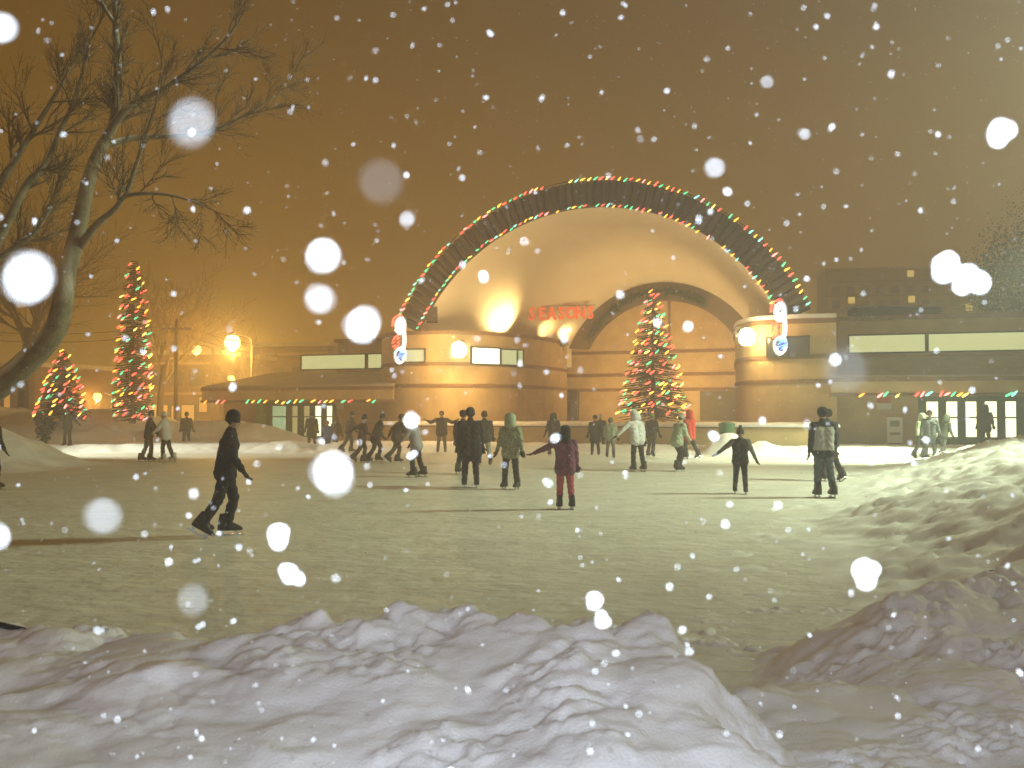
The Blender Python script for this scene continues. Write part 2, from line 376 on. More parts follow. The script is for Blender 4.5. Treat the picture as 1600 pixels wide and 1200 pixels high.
# upright walls that carry the vault on either side
for u, nm in ((0, 1), (1, 0)):
    wm = MB()
    for j in range(NV):
        a, b = vault(u, j / NV), vault(u, (j + 1) / NV); s = T * (.35 if u == 0 else -.35)
        lo = 4.6
        q = [Vector((a.x, a.y, lo)), Vector((b.x, b.y, lo)), Vector((b.x, b.y, b.z + .03)), Vector((a.x, a.y, a.z + .03))]
        wm.hexa([q[0], q[1], q[1] + s, q[0] + s, q[3], q[2], q[2] + s, q[3] + s])
    sub(wm.build('vault_wall', PLASTER))
# inner arch and the wall under it
im = MB()
ia0 = base_ang(BZ, BRI, 5.7)
NB = 60
for k in range(NB):
    a, b = ia0 + (math.pi - 2 * ia0) * k / NB, ia0 + (math.pi - 2 * ia0) * (k + 1) / NB
    a2, b2 = ba0 + (math.pi - 2 * ba0) * k / NB, ba0 + (math.pi - 2 * ba0) * (k + 1) / NB
    f = [arc(B - D * .25, BZ, BRI, a), arc(B - D * .25, BZ, BRO, a2), arc(B - D * .25, BZ, BRO, b2), arc(B - D * .25, BZ, BRI, b)]
    im.hexa([*f, *[p + D * .6 for p in f]])
inner = sub(im.build('inner_arch', ARCHB))
# end wall of the stage: rectangle with a round head
ew = MB(); W0 = B + D * .30
prof = [(-7.4, 0), (7.4, 0), (7.4, 5.7)] + [(BRI * 1.08 * math.cos(t), BZ + BRI * 1.08 * math.sin(t)) for t in np.linspace(base_ang(BZ, BRI * 1.08, 5.7), math.pi - base_ang(BZ, BRI * 1.08, 5.7), 30)] + [(-7.4, 5.7)]
n = len(prof)
fr = [W0 + T * s + Vector((0, 0, z)) for s, z in prof]; bk = [p + D * .4 for p in fr]
ew.add(fr + bk, [tuple(range(n)), tuple(range(2 * n - 1, n - 1, -1))] + [(i, i + n, (i + 1) % n + n, (i + 1) % n) for i in range(n)])
endw = sub(ew.build('end_wall', BRICK))
def strip(pts, z0, z1, off, th, m, name, parent=None, closed=False):
    """a wall that follows a plan line; off shifts it towards the viewer"""
    P = [Vector((p[0], p[1], 0)) for p in pts]; f = []; b = []
    for i, p in enumerate(P):
        d = (P[min(i + 1, len(P) - 1)] - P[max(i - 1, 0)]).normalized(); nrm = Vector((d.y, -d.x, 0))
        f.append(p + nrm * off); b.append(p + nrm * (off - th))
    mb = MB()
    for i in range(len(P) - 1):
        up = Vector((0, 0, 1))
        mb.hexa([f[i] + up * z0, f[i + 1] + up * z0, b[i + 1] + up * z0, b[i] + up * z0, f[i] + up * z1, f[i + 1] + up * z1, b[i + 1] + up * z1, b[i] + up * z1])
    return mb.build(name, m, parent)
def px_plan(lst): return [((p - 800) / FPX * z, z) for p, z in lst]
def smooth_plan(pts, n=6):
    P = [Vector((*p, 0)) for p in pts]; out = []
    for i in range(len(P) - 1):
        p0, p1, p2, p3 = P[max(i - 1, 0)], P[i], P[i + 1], P[min(i + 2, len(P) - 1)]
        for k in range(n):
            t = k / n; q = .5 * ((2 * p1) + (p2 - p0) * t + (2 * p0 - 5 * p1 + 4 * p2 - p3) * t * t + (3 * p1 - p0 - 3 * p2 + p3) * t ** 3); out.append((q.x, q.y))
    out.append((P[-1].x, P[-1].y)); return out
DRL = smooth_plan(px_plan([(596, 55.6), (606, 53.8), (640, 52.6), (700, 52.1), (760, 52.8), (815, 54.6), (858, 57.6), (886, 60.6)]))
DRR = smooth_plan(px_plan([(1149, 56.5), (1150, 51.5), (1158, 48.6), (1185, 46.8), (1240, 45.8), (1308, 45.2)]))
EWL = [tuple((W0 + T * s)[:2]) for s in (-6.5, 6.5)]
def bands(pts, zs, off=.05, parent=None):
    for z in zs: sub(strip(pts, z, z + .19, off, .12, BAND, 'brick_course'))
sub(strip(DRL, 0, 6.05, 0, .5, BRICK, 'curved_wall')); bands(DRL, (3.14, 4.28)); sub(strip(DRL, 5.92, 6.12, .10, .75, BAND, 'coping'))
sub(strip(DRR, 0, 6.10, 0, .5, BRICK, 'curved_wall')); bands(DRR, (3.14, 4.28)); sub(strip(DRR, 5.90, 6.12, .10, .75, BAND, 'coping')); sub(strip(DRR, 6.13, 6.33, .08, .7, SNOW, 'snow_cap'))
for z in (3.10, 4.0, 5.36): sub(strip(EWL, z, z + .19, .06, .05, BAND, 'brick_course'))
ej = MB(); p = on = W0 + T * .35
for s0, s1, z0, z1, nm in ((.30, .46, 5.56, 8.6, 'joint'),):
    a = W0 + T * s0 - D * .05; b = W0 + T * s1 - D * .05
    ej.hexa([a + Vector((0, 0, z0)), b + Vector((0, 0, z0)), b + D * .06 + Vector((0, 0, z0)), a + D * .06 + Vector((0, 0, z0)), a + Vector((0, 0, z1)), b + Vector((0, 0, z1)), b + D * .06 + Vector((0, 0, z1)), a + D * .06 + Vector((0, 0, z1))])
sub(ej.build('joint_strip', BAND))
def on_line(p0, p1, px):
    """distance along the line p0-p1 where the view ray through px meets it"""
    k = (px - 800) / FPX; dx, dy = p1[0] - p0[0], p1[1] - p0[1]; L = math.hypot(dx, dy)
    t = (k * p0[1] - p0[0]) / (dx - k * dy); return t * L
class Frame:
    """local frame on a facade line: s along it, o towards the viewer, z up"""
    def __init__(f, p0, p1):
        f.p0, f.p1 = p0, p1; f.a = Vector((p0[0], p0[1], 0)); d = Vector((p1[0] - p0[0], p1[1] - p0[1], 0)); f.L = d.length; f.t = d.normalized(); f.n = Vector((f.t.y, -f.t.x, 0))
    def P(f, s, o, z): return f.a + f.t * s + f.n * o + Vector((0, 0, z))
    def s(f, px): return on_line(f.p0, f.p1, px)
    def box(f, mb, s0, s1, o0, o1, z0, z1, mi=0):
        P = f.P; return mb.hexa([P(s0, o1, z0), P(s1, o1, z0), P(s1, o0, z0), P(s0, o0, z0), P(s0, o1, z1), P(s1, o1, z1), P(s1, o0, z1), P(s0, o0, z1)], mi)
def window(fr, s0, s1, z0, z1, pane, parentf, o=0.0, frame=DARK, mull=(), fw=.07, name='window'):
    mb = MB()
    for a, b, c, d in ((s0 - fw, s1 + fw, z0 - fw, z0), (s0 - fw, s1 + fw, z1, z1 + fw), (s0 - fw, s0, z0, z1), (s1, s1 + fw, z0, z1), *[(m - fw / 2, m + fw / 2, z0, z1) for m in mull]):
        fr.box(mb, a, b, o, o + .12, c, d)
    wo = mb.build(name, frame); parentf(wo)
    edges = [s0, *mull, s1]
    for i in range(len(edges) - 1):
        pb = MB(); fr.box(pb, edges[i] + .002, edges[i + 1] - .002, o + .004, o + .05, z0 + .002, z1 - .002)
        po = pb.build('pane', pane[i] if isinstance(pane, (list, tuple)) else pane); po.parent = wo
    return wo
EF = Frame(EWL[0], EWL[1])
mb = MB(); EF.box(mb, EF.s(1094), EF.s(1149), .01, .09, 1.35, 3.08); sub(mb.build('stage_door', DOORM))
mb = MB(); EF.box(mb, EF.s(893), EF.s(905), .01, .35, 1.35, 3.2); sub(mb.build('pilaster', DOORM))
# windows of the two curved blocks
def seg_frame(pts, px):
    for i in range(len(pts) - 1):
        a, b = pts[i], pts[i + 1]
        if 800 + a[0] / a[1] * FPX <= px <= 800 + b[0] / b[1] * FPX: return Frame(a, b)
f1 = Frame(px_plan([(734, 52.25)])[0], px_plan([(816, 54.3)])[0])
window(f1, 0, f1.L * .52, 4.40, 5.22, PANE_H, sub, .12); window(f1, f1.L * .55, f1.L * .97, 4.40, 5.18, PANE_G, sub, .12, mull=(f1.L * .86,))
f2 = Frame(px_plan([(634, 52.55)])[0], px_plan([(664, 52.3)])[0]); window(f2, .0, f2.L, 4.50, 5.12, PANE_G, sub, .05)
f3 = Frame(px_plan([(1201, 46.25)])[0], px_plan([(1264, 45.4)])[0]); window(f3, 0, f3.L, 4.40, 5.25, GLASSD, sub, .08, mull=(f3.L * .5,))
# small louvred box beside the arch foot
mb = MB(); c = at(675, 492, 53.6); mb.box((c.x - .28, c.y - .2, c.z - .42), (c.x + .28, c.y + .2, c.z + .42)); sub(mb.build('vent_box', DARK))
# terrace in front: masonry edge with snow lying on it
SF = px_plan([(598, 51.2), (700, 49.9), (900, 47.6), (1100, 45.2), (1305, 43.2)])
plan = SF + [(16.5, 60), (-6.9, 62)]
sub(MB().prism(plan, -.05, 1.16).build('terrace', BRICK)); plan2 = [(x - .0, y - .06) for x, y in SF] + [(16.4, 59.9), (-6.8, 61.9)]
sub(strip(SF, 1.10, 1.18, .05, .1, BAND, 'brick_course'))
def ter_h(x, y):
    yy = np.interp(x, [p[0] for p in SF], [p[1] for p in SF]); d = y - yy
    return 1.17 + .20 * sstep(-.12, .25, d) * (d > -.12) + .05 * fbm(x * 1.2, y * 1.2, 3, 5)
xs = np.linspace(-6.8, 14.2, 160); X = []; 
tm = MB(); rows = []
for j, dd in enumerate((-.10, -.08, .0, .12, .5, 1.5, 3.0)):
    for x in xs:
        y = float(np.interp(x, [p[0] for p in SF], [p[1] for p in SF])) + dd
        z = 1.165 if j == 0 else float(1.26 + .10 * sstep(-.08, .3, np.array(dd)) + .05 * pn(np.array(x * .9), np.array(y * .9), 5) + .03 * pn(np.array(x * 3.), np.array(y * 3.), 6))
        tm.v.append((x, y, z))
for j in range(6):
    for i in range(len(xs) - 1):
        a = j * len(xs) + i; tm.f.append((a, a + 1, a + 1 + len(xs), a + len(xs))); tm.m.append(0)
sub(tm.build('snow_cap', SNOW, smooth=True))

# ================================================================== WINGS
def wing(label, p0, p1, px_doors, pane_mats, up, name='pavilion_wing', greencol=None, zf=(2.62, 3.28), up_top=6.2, win=(4.6, 5.42), win_px=(), up_px=(), roofs=4.0, doorz=(.75, 2.45)):
    F = Frame(p0, p1); root = empty(name, (*p0, 0)); tag(root, label, 'building')
    def own(o): o.parent = root; o.matrix_parent_inverse = Matrix.Translation(-root.location); return o
    L = F.L
    mb = MB(); F.box(mb, 0, L, -7, -1.6, 0, zf[0] + .02); own(mb.build('wall', BRICK))
    mb = MB(); F.box(mb, -.3, L + .3, -7, .0, zf[0], zf[1]); own(mb.build('canopy', BRICK))
    mb = MB(); F.box(mb, -.36, L + .36, -.2, .06, zf[1] - .16, zf[1] + .02); own(mb.build('brick_course', BAND))
    mb = MB(); F.box(mb, -.36, L + .36, -.2, .05, zf[0] - .08, zf[0] + .06); own(mb.build('soffit_edge', BAND))
    s0, s1 = F.s(up_px[0]), F.s(up_px[1])
    # lean-to snow roof from the canopy up to the clerestory
    mb = MB(); P = F.P
    a, b = -.33, L + .33
    mb.hexa([P(a, .0, zf[1] - .0), P(b, .0, zf[1] - .0), P(b, -roofs - .4, zf[1]), P(a, -roofs - .4, zf[1]), P(a, -.02, zf[1] + .12), P(b, -.02, zf[1] + .12), P(b, -roofs - .4, win[0] - .12), P(max(a, s0 - 4.5), -roofs - .4, win[0] - .12)])
    own(mb.build('roof', ROOFS))
    mb = MB(); F.box(mb, s0, s1, -roofs - 8, -roofs, zf[1] + .03, up_top); own(mb.build('clerestory', BRICK))
    mb = MB(); F.box(mb, s0 - .15, s1 + .15, -roofs - 8, -roofs + .18, up_top, up_top + .22); own(mb.build('coping', BAND))
    # clerestory windows stand on a line set back by roofs
    q0, q1 = F.P(0, -roofs, 0), F.P(L, -roofs, 0); F2 = Frame((q0.x, q0.y), (q1.x, q1.y))
    for a, b in win_px: window(F2, F2.s(a), F2.s(b), win[0], win[1], PANE_W, own, .0, mull=())
    q0, q1 = F.P(0, -1.6, 0), F.P(L, -1.6, 0); F3 = Frame((q0.x, q0.y), (q1.x, q1.y))
    if greencol:
        mb = MB(); F3.box(mb, F3.s(greencol[0]), F3.s(greencol[1]), .02, .35, .1, zf[0]); own(mb.build('green_column', GREENP))
    for (a, b), pmt in zip(px_doors, pane_mats):
        sa, sb = F3.s(a), F3.s(b); fwd = .34
        mb = MB()
        for c in ((sa - fwd, sa, .1, zf[0] - .02), (sb, sb + fwd * .55, .1, zf[0] - .02), (sa, sb, doorz[1], zf[0] - .02), (sa, sb, .1, doorz[0])): F3.box(mb, c[0], c[1], .0, .14, c[2], c[3])
        d = own(mb.build('door', GREENF))
        pb = MB(); F3.box(pb, sa + .003, sb - .003, .02, .06, doorz[0] + .003, doorz[1] - .003); po = pb.build('pane', pmt); po.parent = d; po.matrix_parent_inverse = d.matrix_parent_inverse; po.matrix_parent_inverse = Matrix.Identity(4)
        rb = MB(); F3.box(rb, sa + .003, sb - .003, .062, .10, 1.55, 1.62); ro = rb.build('push_bar', GREENF); ro.parent = d
    return F, F3, own, root
LP0, LP1 = px_plan([(322, 57.5)])[0], px_plan([(606, 53.2)])[0]
LF, LF3, lown, lroot = wing('low brick wing with green doors and strip window left of the band shell', LP0, LP1,
    [(427, 449), (458, 472), (475, 488), (494, 507), (512, 521)], [PANE_G, PANE_DIM, PANE_DIM, PANE_D, PANE_D], 0, greencol=(405, 417), zf=(2.46, 3.22), up_top=5.95, win=(4.42, 5.22), win_px=((472, 571), (576, 597)), up_px=(468, 603), doorz=(.5, 2.2))
RP0, RP1 = px_plan([(1309, 44.6)])[0], px_plan([(1700, 41.6)])[0]
RF, RF3, rown, rroot = wing('low brick wing with lit glass doors and long clerestory window right of the shell', RP0, RP1,
    [(1447, 1467), (1478, 1497), (1508, 1528), (1538, 1558), (1570, 1590), (1600, 1620)], [PANE_D] * 6, 0, zf=(2.60, 3.34), up_top=6.25, win=(4.72, 5.52), win_px=((1328, 1446), (1452, 1690)), up_px=(1311, 1760), doorz=(.72, 2.30))
mb = MB(); LF3.box(mb, LF3.s(527), LF3.s(537), .01, .05, 2.0, 2.35); lown(mb.build('notice_plate', WHITEP))
pst = MB(); RF3.box(pst, RF3.s(1370), RF3.s(1392), .01, .04, 1.95, 2.24); RF3.box(pst, RF3.s(1370), RF3.s(1392), .01, .041, 2.25, 2.52, 1)
tag(pst.build('poster', [WHITEP, REDP]), 'poster with red top and white bottom on the brick wall by the doors', 'poster')
nb = empty('newspaper_box', RF3.P(RF3.s(1396), .5, 0)); tag(nb, 'pale newspaper box standing against the right wing wall', 'newspaper box')
s_ = RF3.s(1396)
def nbp(o): o.parent = nb; o.matrix_parent_inverse = Matrix.Translation(-nb.location); return o
mb = MB(); RF3.box(mb, s_ - .33, s_ + .33, .2, .75, .45, 1.6); nbp(mb.build('cabinet', WHITEP))
mb = MB(); RF3.box(mb, s_ - .2, s_ + .2, .752, .78, 1.18, 1.45); RF3.box(mb, s_ - .22, s_ + .22, .752, .77, .80, .92); nbp(mb.build('display_window', mat('grey_display', (.2, .2, .17))))
mb = MB(); RF3.box(mb, s_ - .26, s_ + .26, .25, .7, 0, .45); nbp(mb.build('pedestal', STEEL))
gb = empty('waste_bin', gnd(1121, 712)); gb.location = (9.35, 43.4, 0); tag(gb, 'green waste bin in the snow below the terrace wall', 'bin')
mb = MB(); mb.lathe([(.22, 0), (.30, .12), (.33, .85), (.35, .9)], 12); o = mb.build('drum', mat('green_plastic', (.03, .13, .06), .5), gb, True); o.location.z = .35
mb = MB(); mb.lathe([(.36, .9), (.37, .96), (.22, 1.04), (.02, 1.06)], 12); o = mb.build('lid', GREENF, gb, True); o.location.z = .35
yb = empty('grit_bin', LF3.P(LF3.s(432), .9, 0)); yb.location.z = .25; tag(yb, 'small yellow grit bin beside the green doorway', 'bin')
YEL = mat('yellow_plastic', (.45, .36, .02), .5)
mb = MB(); mb.hexa([Vector(q) for q in ((-.42, -.25, 0), (.42, -.25, 0), (.42, .25, 0), (-.42, .25, 0), (-.5, -.32, .38), (.5, -.32, .38), (.5, .32, .38), (-.5, .32, .38))]); mb.build('tub', YEL, yb)
mb = MB(); mb.hexa([Vector(q) for q in ((-.52, -.34, .385), (.52, -.34, .385), (.52, .34, .385), (-.52, .34, .385), (-.4, -.1, .52), (.4, -.1, .52), (.4, .3, .52), (-.4, .3, .52))]); mb.build('lid', YEL, yb)
# ================================================================== LAMPS ON THE BUILDING
WARM = (1.0, .60, .22)
HOT = glow('warm_lamp_glass', (1.0, .80, .38), 40)
def wall_lamp(px, py, Y, label, power, back):
    p = at(px, py, Y); r = empty('wall_lamp', p); tag(r, label, 'lamp')
    mb = MB(); mb.box((-.06, .12, .30), (.06, .2 + back, .42)); mb.box((-.16, .2 + back, .1), (.16, .26 + back, .6)); mb.build('bracket', STEEL, r)
    mb = MB(); mb.lathe([(.2, -.40), (.36, -.22), (.39, .06), (.28, .30), (.08, .40)], 14); mb.build('lamp_globe', HOT, r, True)
    l = lamp('wall_lamp_light', 'POINT', (0, -1.0, -.05), power, WARM, .2); l.parent = r
wall_lamp(717, 546, 50.3, 'glaring warm wall lamp beside the lit window of the left curved block', 1000, 1.5)
wall_lamp(1167, 526, 46.2, 'glaring warm wall lamp on the corner of the right curved block', 230, 1.5)
def uplight(loc, aim, power, label, cone=95):
    r = empty('uplight', loc); tag(r, label, 'lamp')
    d = (Vector(aim) - Vector(loc)).normalized(); M = d.to_track_quat('Z', 'Y').to_matrix().to_4x4()
    mb = MB(); mb.lathe([(.10, -.28), (.20, -.2), (.24, .08)], 12, M); mb.build('housing', STEEL, r, True)
    mb = MB(); mb.lathe([(.20, .05), (.20, .07)], 12, M); mb.build('lens', HOT, r)
    mb = MB(); mb.box((-.04, -.04, -.5), (.04, .04, -.15)); mb.build('bracket', STEEL, r)
    l = lamp('uplight_beam', 'SPOT', d * .3, power, (1.0, .66, .26), .12, cone=cone, blend=.9); l.rotation_euler = d.to_track_quat('-Z', 'Y').to_euler(); l.parent = r
uplight((.2, 56.6, 6.0), (-2.2, 57.2, 9.5), 1500, 'shell uplight behind the left parapet, nearest the photographer', 110)
uplight((2.0, 58.0, 6.0), (2.0, 60.4, 7.6), 330, 'shell uplight behind the left parapet, left of the pair under the red letters', 70)
uplight((3.05, 59.2, 6.0), (3.2, 61.0, 7.3), 330, 'shell uplight behind the left parapet, right of the pair beside the inner arch', 70)
uplight((11.9, 51.6, 5.7), (12.8, 52.6, 9.5), 3000, 'shell uplight behind the right curved block', 110)
uplight((7.6, 52.6, 1.7), (8.6, 59, 5.6), 2600, 'stage flood standing on the terrace and aimed at the end wall', 130)

# ================================================================== COLOURED BULBS
def bulb_mat(nm, c, s): return glow(nm, c, s * 1.7, base=tuple(min(1, x * .8 + .02) for x in c))
BULB = [bulb_mat('red_bulb', (1.0, .085, .055), 2.4), bulb_mat('amber_bulb', (1.0, .40, .04), 2.6), bulb_mat('green_bulb', (.07, .62, .26), 1.7),
        bulb_mat('teal_bulb', (.22, .75, .62), 1.6), bulb_mat('yellow_bulb', (1.0, .68, .12), 2.4), bulb_mat('pink_bulb', (1.0, .22, .2), 2.8), bulb_mat('white_bulb', (.85, .95, 1.0), .9), bulb_mat('blue_bulb', (.10, .26, .9), 1.8)]
_bm = MB().lathe([(.014, -.12), (.036, -.09), (.044, -.02), (.032, .06), (.014, .12)], 7)
_bm2 = [_bm.mesh('bulb', b, True) for b in BULB]
def bulb(parent, p, ci, size=1.0):
    o = link('bulb', _bm2[ci], parent); o.location = Vector(p) - parent.location
    o.rotation_euler = (random.uniform(-.3, .3), R(52) + random.uniform(-.22, .22), random.uniform(-.3, .3)); s = size * random.uniform(.85, 1.15); o.scale = (s, s, s * 1.15)
PICK = [0, 0, 0, 1, 1, 2, 2, 3, 4, 5]
def string_(pts, label, gaps=(), size=1.0, wire=.02, name='light_string'):
    r = empty(name, pts[0]); tag(r, label, 'lights')
    MB().tube([Vector(p) - Vector(pts[0]) for p in pts], wire, 5).build('cable', TWIG, r)
    last = None
    for i, p in enumerate(pts):
        if any(a <= i <= b for a, b in gaps) or random.random() < .07: continue
        c = random.choice(PICK)
        if c == last: c = random.choice(PICK)
        last = c; bulb(r, Vector(p) + Vector((random.gauss(0, .022), 0, random.gauss(0, .022))), c, size)
    return r
O1 = [arc(C - D * .10, ZC, RO + .06, A1 + (A0 - A1) * (k + .5) / 86) for k in range(86)]
string_(O1, 'string of coloured bulbs along the outer edge of the big arch', ((36, 38),))
O2 = [arc(C - D * .10, ZC, RI - .02, A1 + R(1.0) + (A0 - A1) * (k + .5) / 80) for k in range(78)]
string_(O2, 'string of coloured bulbs along the inner edge of the big arch', (), .92)
string_([LF.P(LF.s(323 + 9.4 * k), .14, 2.44) for k in range(29)], 'string of coloured bulbs under the canopy of the left wing', ((1, 1), (4, 6), (11, 11), (22, 22), (25, 26)), 1.0)
string_([RF.P(RF.s(1336 + 9.6 * k), .14, 2.60) for k in range(34)], 'string of coloured bulbs under the canopy of the right wing', ((0, 0), (2, 3), (8, 9), (13, 13), (19, 24)), 1.15)

# ---- lit letters
sg = empty('letter_sign', at(823, 500, 57.6)); tag(sg, 'red lit letters spelling SEASONS hanging in front of the cream vault', 'sign')
REDL = glow('red_lit_letter', (1.0, .20, .055), .5, base=(.6, .08, .03))
def glyph(ch, size, ext, m, bold=.02):
    cu = bpy.data.curves.new('glyph', 'FONT'); cu.body = ch; cu.size = size; cu.extrude = ext; cu.offset = bold; cu.resolution_u = 2; cu.align_x = 'CENTER'
    to = bpy.data.objects.new('glyph', cu); COL.objects.link(to); dg = bpy.context.evaluated_depsgraph_get(); dg.update()
    me = bpy.data.meshes.new_from_object(to.evaluated_get(dg)); bpy.data.objects.remove(to); me.materials.clear(); me.materials.append(m); return me
GL = {}
pa, pb_ = at(823, 500, 57.6), at(930, 497, 59.2)
for i, ch in enumerate('SEASONS'):
    if ch not in GL: GL[ch] = glyph(ch, 1.02, .05, REDL, .03)
    p = pa.lerp(pb_, (i + .5) / 7)
    o = link('letter', GL[ch], sg); o.location = p - sg.location; o.rotation_euler = (R(90), 0, math.atan2(pb_.y - pa.y, pb_.x - pa.x)); o.scale = (.84, 1, 1)
MB().tube([(0, .1, .78), tuple(pb_ - pa + Vector((0, .1, .80)))], .025, 6).build('hanging_rail', STEEL, sg)

# ---- garland slung along the inner arch
def garland(path, label, r=.22, n=900):
    root = empty('garland', path[0]); tag(root, label, 'garland'); mb = MB()
    P = [Vector(p) - Vector(path[0]) for p in path]
    for k in range(n):
        i = random.randrange(len(P) - 1); c = P[i].lerp(P[i + 1], random.random())
        d = Vector((random.gauss(0, 1), random.gauss(0, 1), random.gauss(0, 1) - .3)).normalized(); q = d.cross(Vector((random.random(), random.random(), 1))).normalized()
        l = r * random.uniform(.5, 1.3); mb.add([c - q * .03, c + q * .03, c + d * l + q * .02, c + d * l - q * .02], [(0, 1, 2, 3)])
    mb.build('tinsel', GARL, root); MB().tube(P, .05, 6).build('cord', GARL, root)
G = [arc(B - D * .5, BZ, BRI + .35 - .35 * math.sin(3 * t) * .5, t) for t in np.linspace(R(146), R(62), 26)]
garland(G, 'dark green garland draped along the lower edge of the inner arch', .30, 1500)

# ---- tall bulb figures at both ends of the arch
def figure(px, py0, py1, Y, label):
    top, bot = at(px, py0, Y), at(px, py1, Y); h = top.z - bot.z; r = empty('lit_figure', bot); tag(r, label, 'decoration')
    def oval(cx, cz, rx, rz, a0, a1, n, ci, s=.62):
        pts = []
        for k in range(n):
            a = R(a0 + (a1 - a0) * k / max(1, n - 1)); p = Vector((cx + rx * math.cos(a), 0, cz + rz * math.sin(a))); pts.append(p); o = link('bulb', _bm2[ci], r); o.location = p; o.rotation_euler = (0, R(52) + random.uniform(-.2, .2), 0); o.scale = (s, s, s * 1.3)
        MB().tube([p + Vector((0, .05, 0)) for p in pts], .018, 5).build('wire_frame', STEEL, r)
    oval(-.05, h * .82, .29, h * .17, 60, 190, 11, 0, .7)
    oval(.05, h * .78, .25, h * .17, 0, 360, 26, 6); oval(.05, h * .78, .16, h * .12, 0, 360, 18, 6); oval(.05, h * .78, .08, h * .06, 0, 360, 8, 6)
    oval(.16, h * .5, .15, h * .22, -80, 80, 18, 6); oval(.06, h * .5, .15, h * .22, -80, 80, 16, 6); oval(-.10, h * .56, .2, h * .16, 20, 120, 8, 6)
    oval(-.18, h * .44, .13, h * .12, 0, 330, 10, 0, .75)
    oval(.05, h * .17, .27, h * .16, 0, 360, 28, 6); oval(.05, h * .13, .18, h * .10, 180, 360, 14, 6); oval(.02, h * .22, .22, h * .07, 20, 170, 9, 3, .8); oval(.14, h * .19, .12, h * .06, 0, 330, 7, 7, .9)
    MB().box((-.03, .06, -.1), (.03, .10, h)).build('support_post', STEEL, r)
figure(624, 492, 568, 51.9, 'tall lit figure of white, red and blue bulbs at the left arch foot')
figure(1218, 468, 554, 45.0, 'tall lit figure of white, red and blue bulbs at the right arch foot')

# ================================================================== CONIFERS WITH LIGHTS
def spruce(px, Y, z0, top_py, wpx, nb, rows, label, slim=1.0, strlabel='', needles=True, foot=.3, mtl=None):
    base = at(px, 600, Y); base.z = z0; H = at(px, top_py, Y).z - z0; Rm = wpx / FPX * Y * .5
    r = empty('spruce_tree', base); tag(r, label, 'tree')
    MB().tube([(0, 0, 0), (0, 0, H * .5), (0, 0, H * .97)], [.10 + H * .008, .07, .015], 8).build('trunk', BARK, r)
    mb = MB(); nl = int(26 + H * 5)
    def prof(f): return Rm * ((1 - f) ** slim) * (1.0 if f > .04 else .85) + .06
    for k in range(nl):
        f = (k / nl) ** .95; z = H * (foot / H + (1 - foot / H) * f); rr = prof(f)
        nbr = max(5, int(15 * rr / Rm))
        for j in range(nbr):
            a = random.uniform(0, 6.283); L = rr * random.uniform(.72, 1.06); d = Vector((math.cos(a), math.sin(a), 0)); q = Vector((-d.y, d.x, 0)); dr = -.22 * L
            n = 6
            for i in range(n):
                t = (i + .5) / n; c = d * (L * t) + Vector((0, 0, z + dr * t + .05 * L * t * t)); wd = (.10 + .30 * (1 - t)) * min(1, rr) * .7 + .06
                for s in (-1, 1):
                    tip = c + d * (L / n * 1.4) + q * (s * wd) + Vector((0, 0, -.05 + random.uniform(-.06, .06)))
                    mb.add([c - d * (L / n * .6), c + d * (L / n * .5), tip], [(0, 1, 2)])
    mb.build('crown', mtl or NEEDLE, r)
    s = empty('light_string', base); tag(s, strlabel, 'lights'); pts = []
    for k in range(nb):
        f = 1 - ((k + .5) / nb) ** .62; th = 6.283 * rows * (1 - f) + .25 * math.sin(k); rr = prof(f) * 1.0
        pts.append(base + Vector((rr * math.cos(th), rr * math.sin(th), foot + (H - foot) * f * .995)))
    for p in pts:
        if random.random() < .07: continue
        bulb(s, p + Vector((0, -.03, random.uniform(-.1, .1))), random.choice([0, 0, 0, 0, 5, 1, 1, 2, 2, 4]), 1.0)
    MB().tube([p - base for p in pts], .012, 4).build('cable', TWIG, s)
spruce(1020, 49.6, 1.3, 447, 112, 175, 13, 'tall decorated spruce on the terrace in front of the inner arch', .86, 'coloured bulbs wound round the spruce on the terrace')
spruce(208, 51.5, 1.25, 404, 58, 150, 15, 'slender tall decorated spruce on the mound at the left', .42, 'coloured bulbs wound round the slender tall spruce at the left')
spruce(98, 50.5, 1.35, 546, 80, 85, 9, 'small broad decorated spruce left of the slender tall one', .75, 'coloured bulbs wound round the small broad spruce at the left')
# dark bush on the mound
def leafy(name, loc, rx, ry, rz, n, m, label, cat, size=.12, seed=1, trunk=.4, lobes=9):
    rr = random.Random(seed); r = empty(name, loc); tag(r, label, cat)
    MB().tube([(0, 0, -.2), (0.02, 0, rz * .6), (.05, 0, rz * 1.4)], [rx * .07 + .02, rx * .05 + .015, .01], 7).build('trunk', BARK, r)
    mb = MB(); lob = [(Vector((rr.uniform(-.6, .6) * rx, rr.uniform(-.6, .6) * ry, trunk + rz + rr.uniform(-.75, .75) * rz)), rr.uniform(.3, .55)) for _ in range(lobes)]
    for k in range(n):
        c, s = rr.choice(lob); d = Vector((rr.gauss(0, 1), rr.gauss(0, 1), rr.gauss(0, 1))).normalized() * (rr.random() ** .45) * s
        p = c + Vector((d.x * rx, d.y * ry, d.z * rz)); t = Vector((rr.gauss(0, 1), rr.gauss(0, 1), rr.gauss(0, .7))).normalized(); q = t.cross(Vector((rr.gauss(0, 1), rr.gauss(0, 1), rr.gauss(0, 1)))).normalized()
        l = size * rr.uniform(.6, 1.3); mb.add([p - q * l * .3, p + t * l, p + q * l * .3, p - t * l * .6], [(0, 1, 2, 3)])
    mb.build('crown', m, r)
b0 = at(70, 676, 46.5); leafy('bush', (b0.x, 46.5, b0.z - .5), .55, .5, .62, 1500, NEEDLE, 'dark rounded bush at the foot of the small decorated spruce', 'bush', .13, 3, .1)
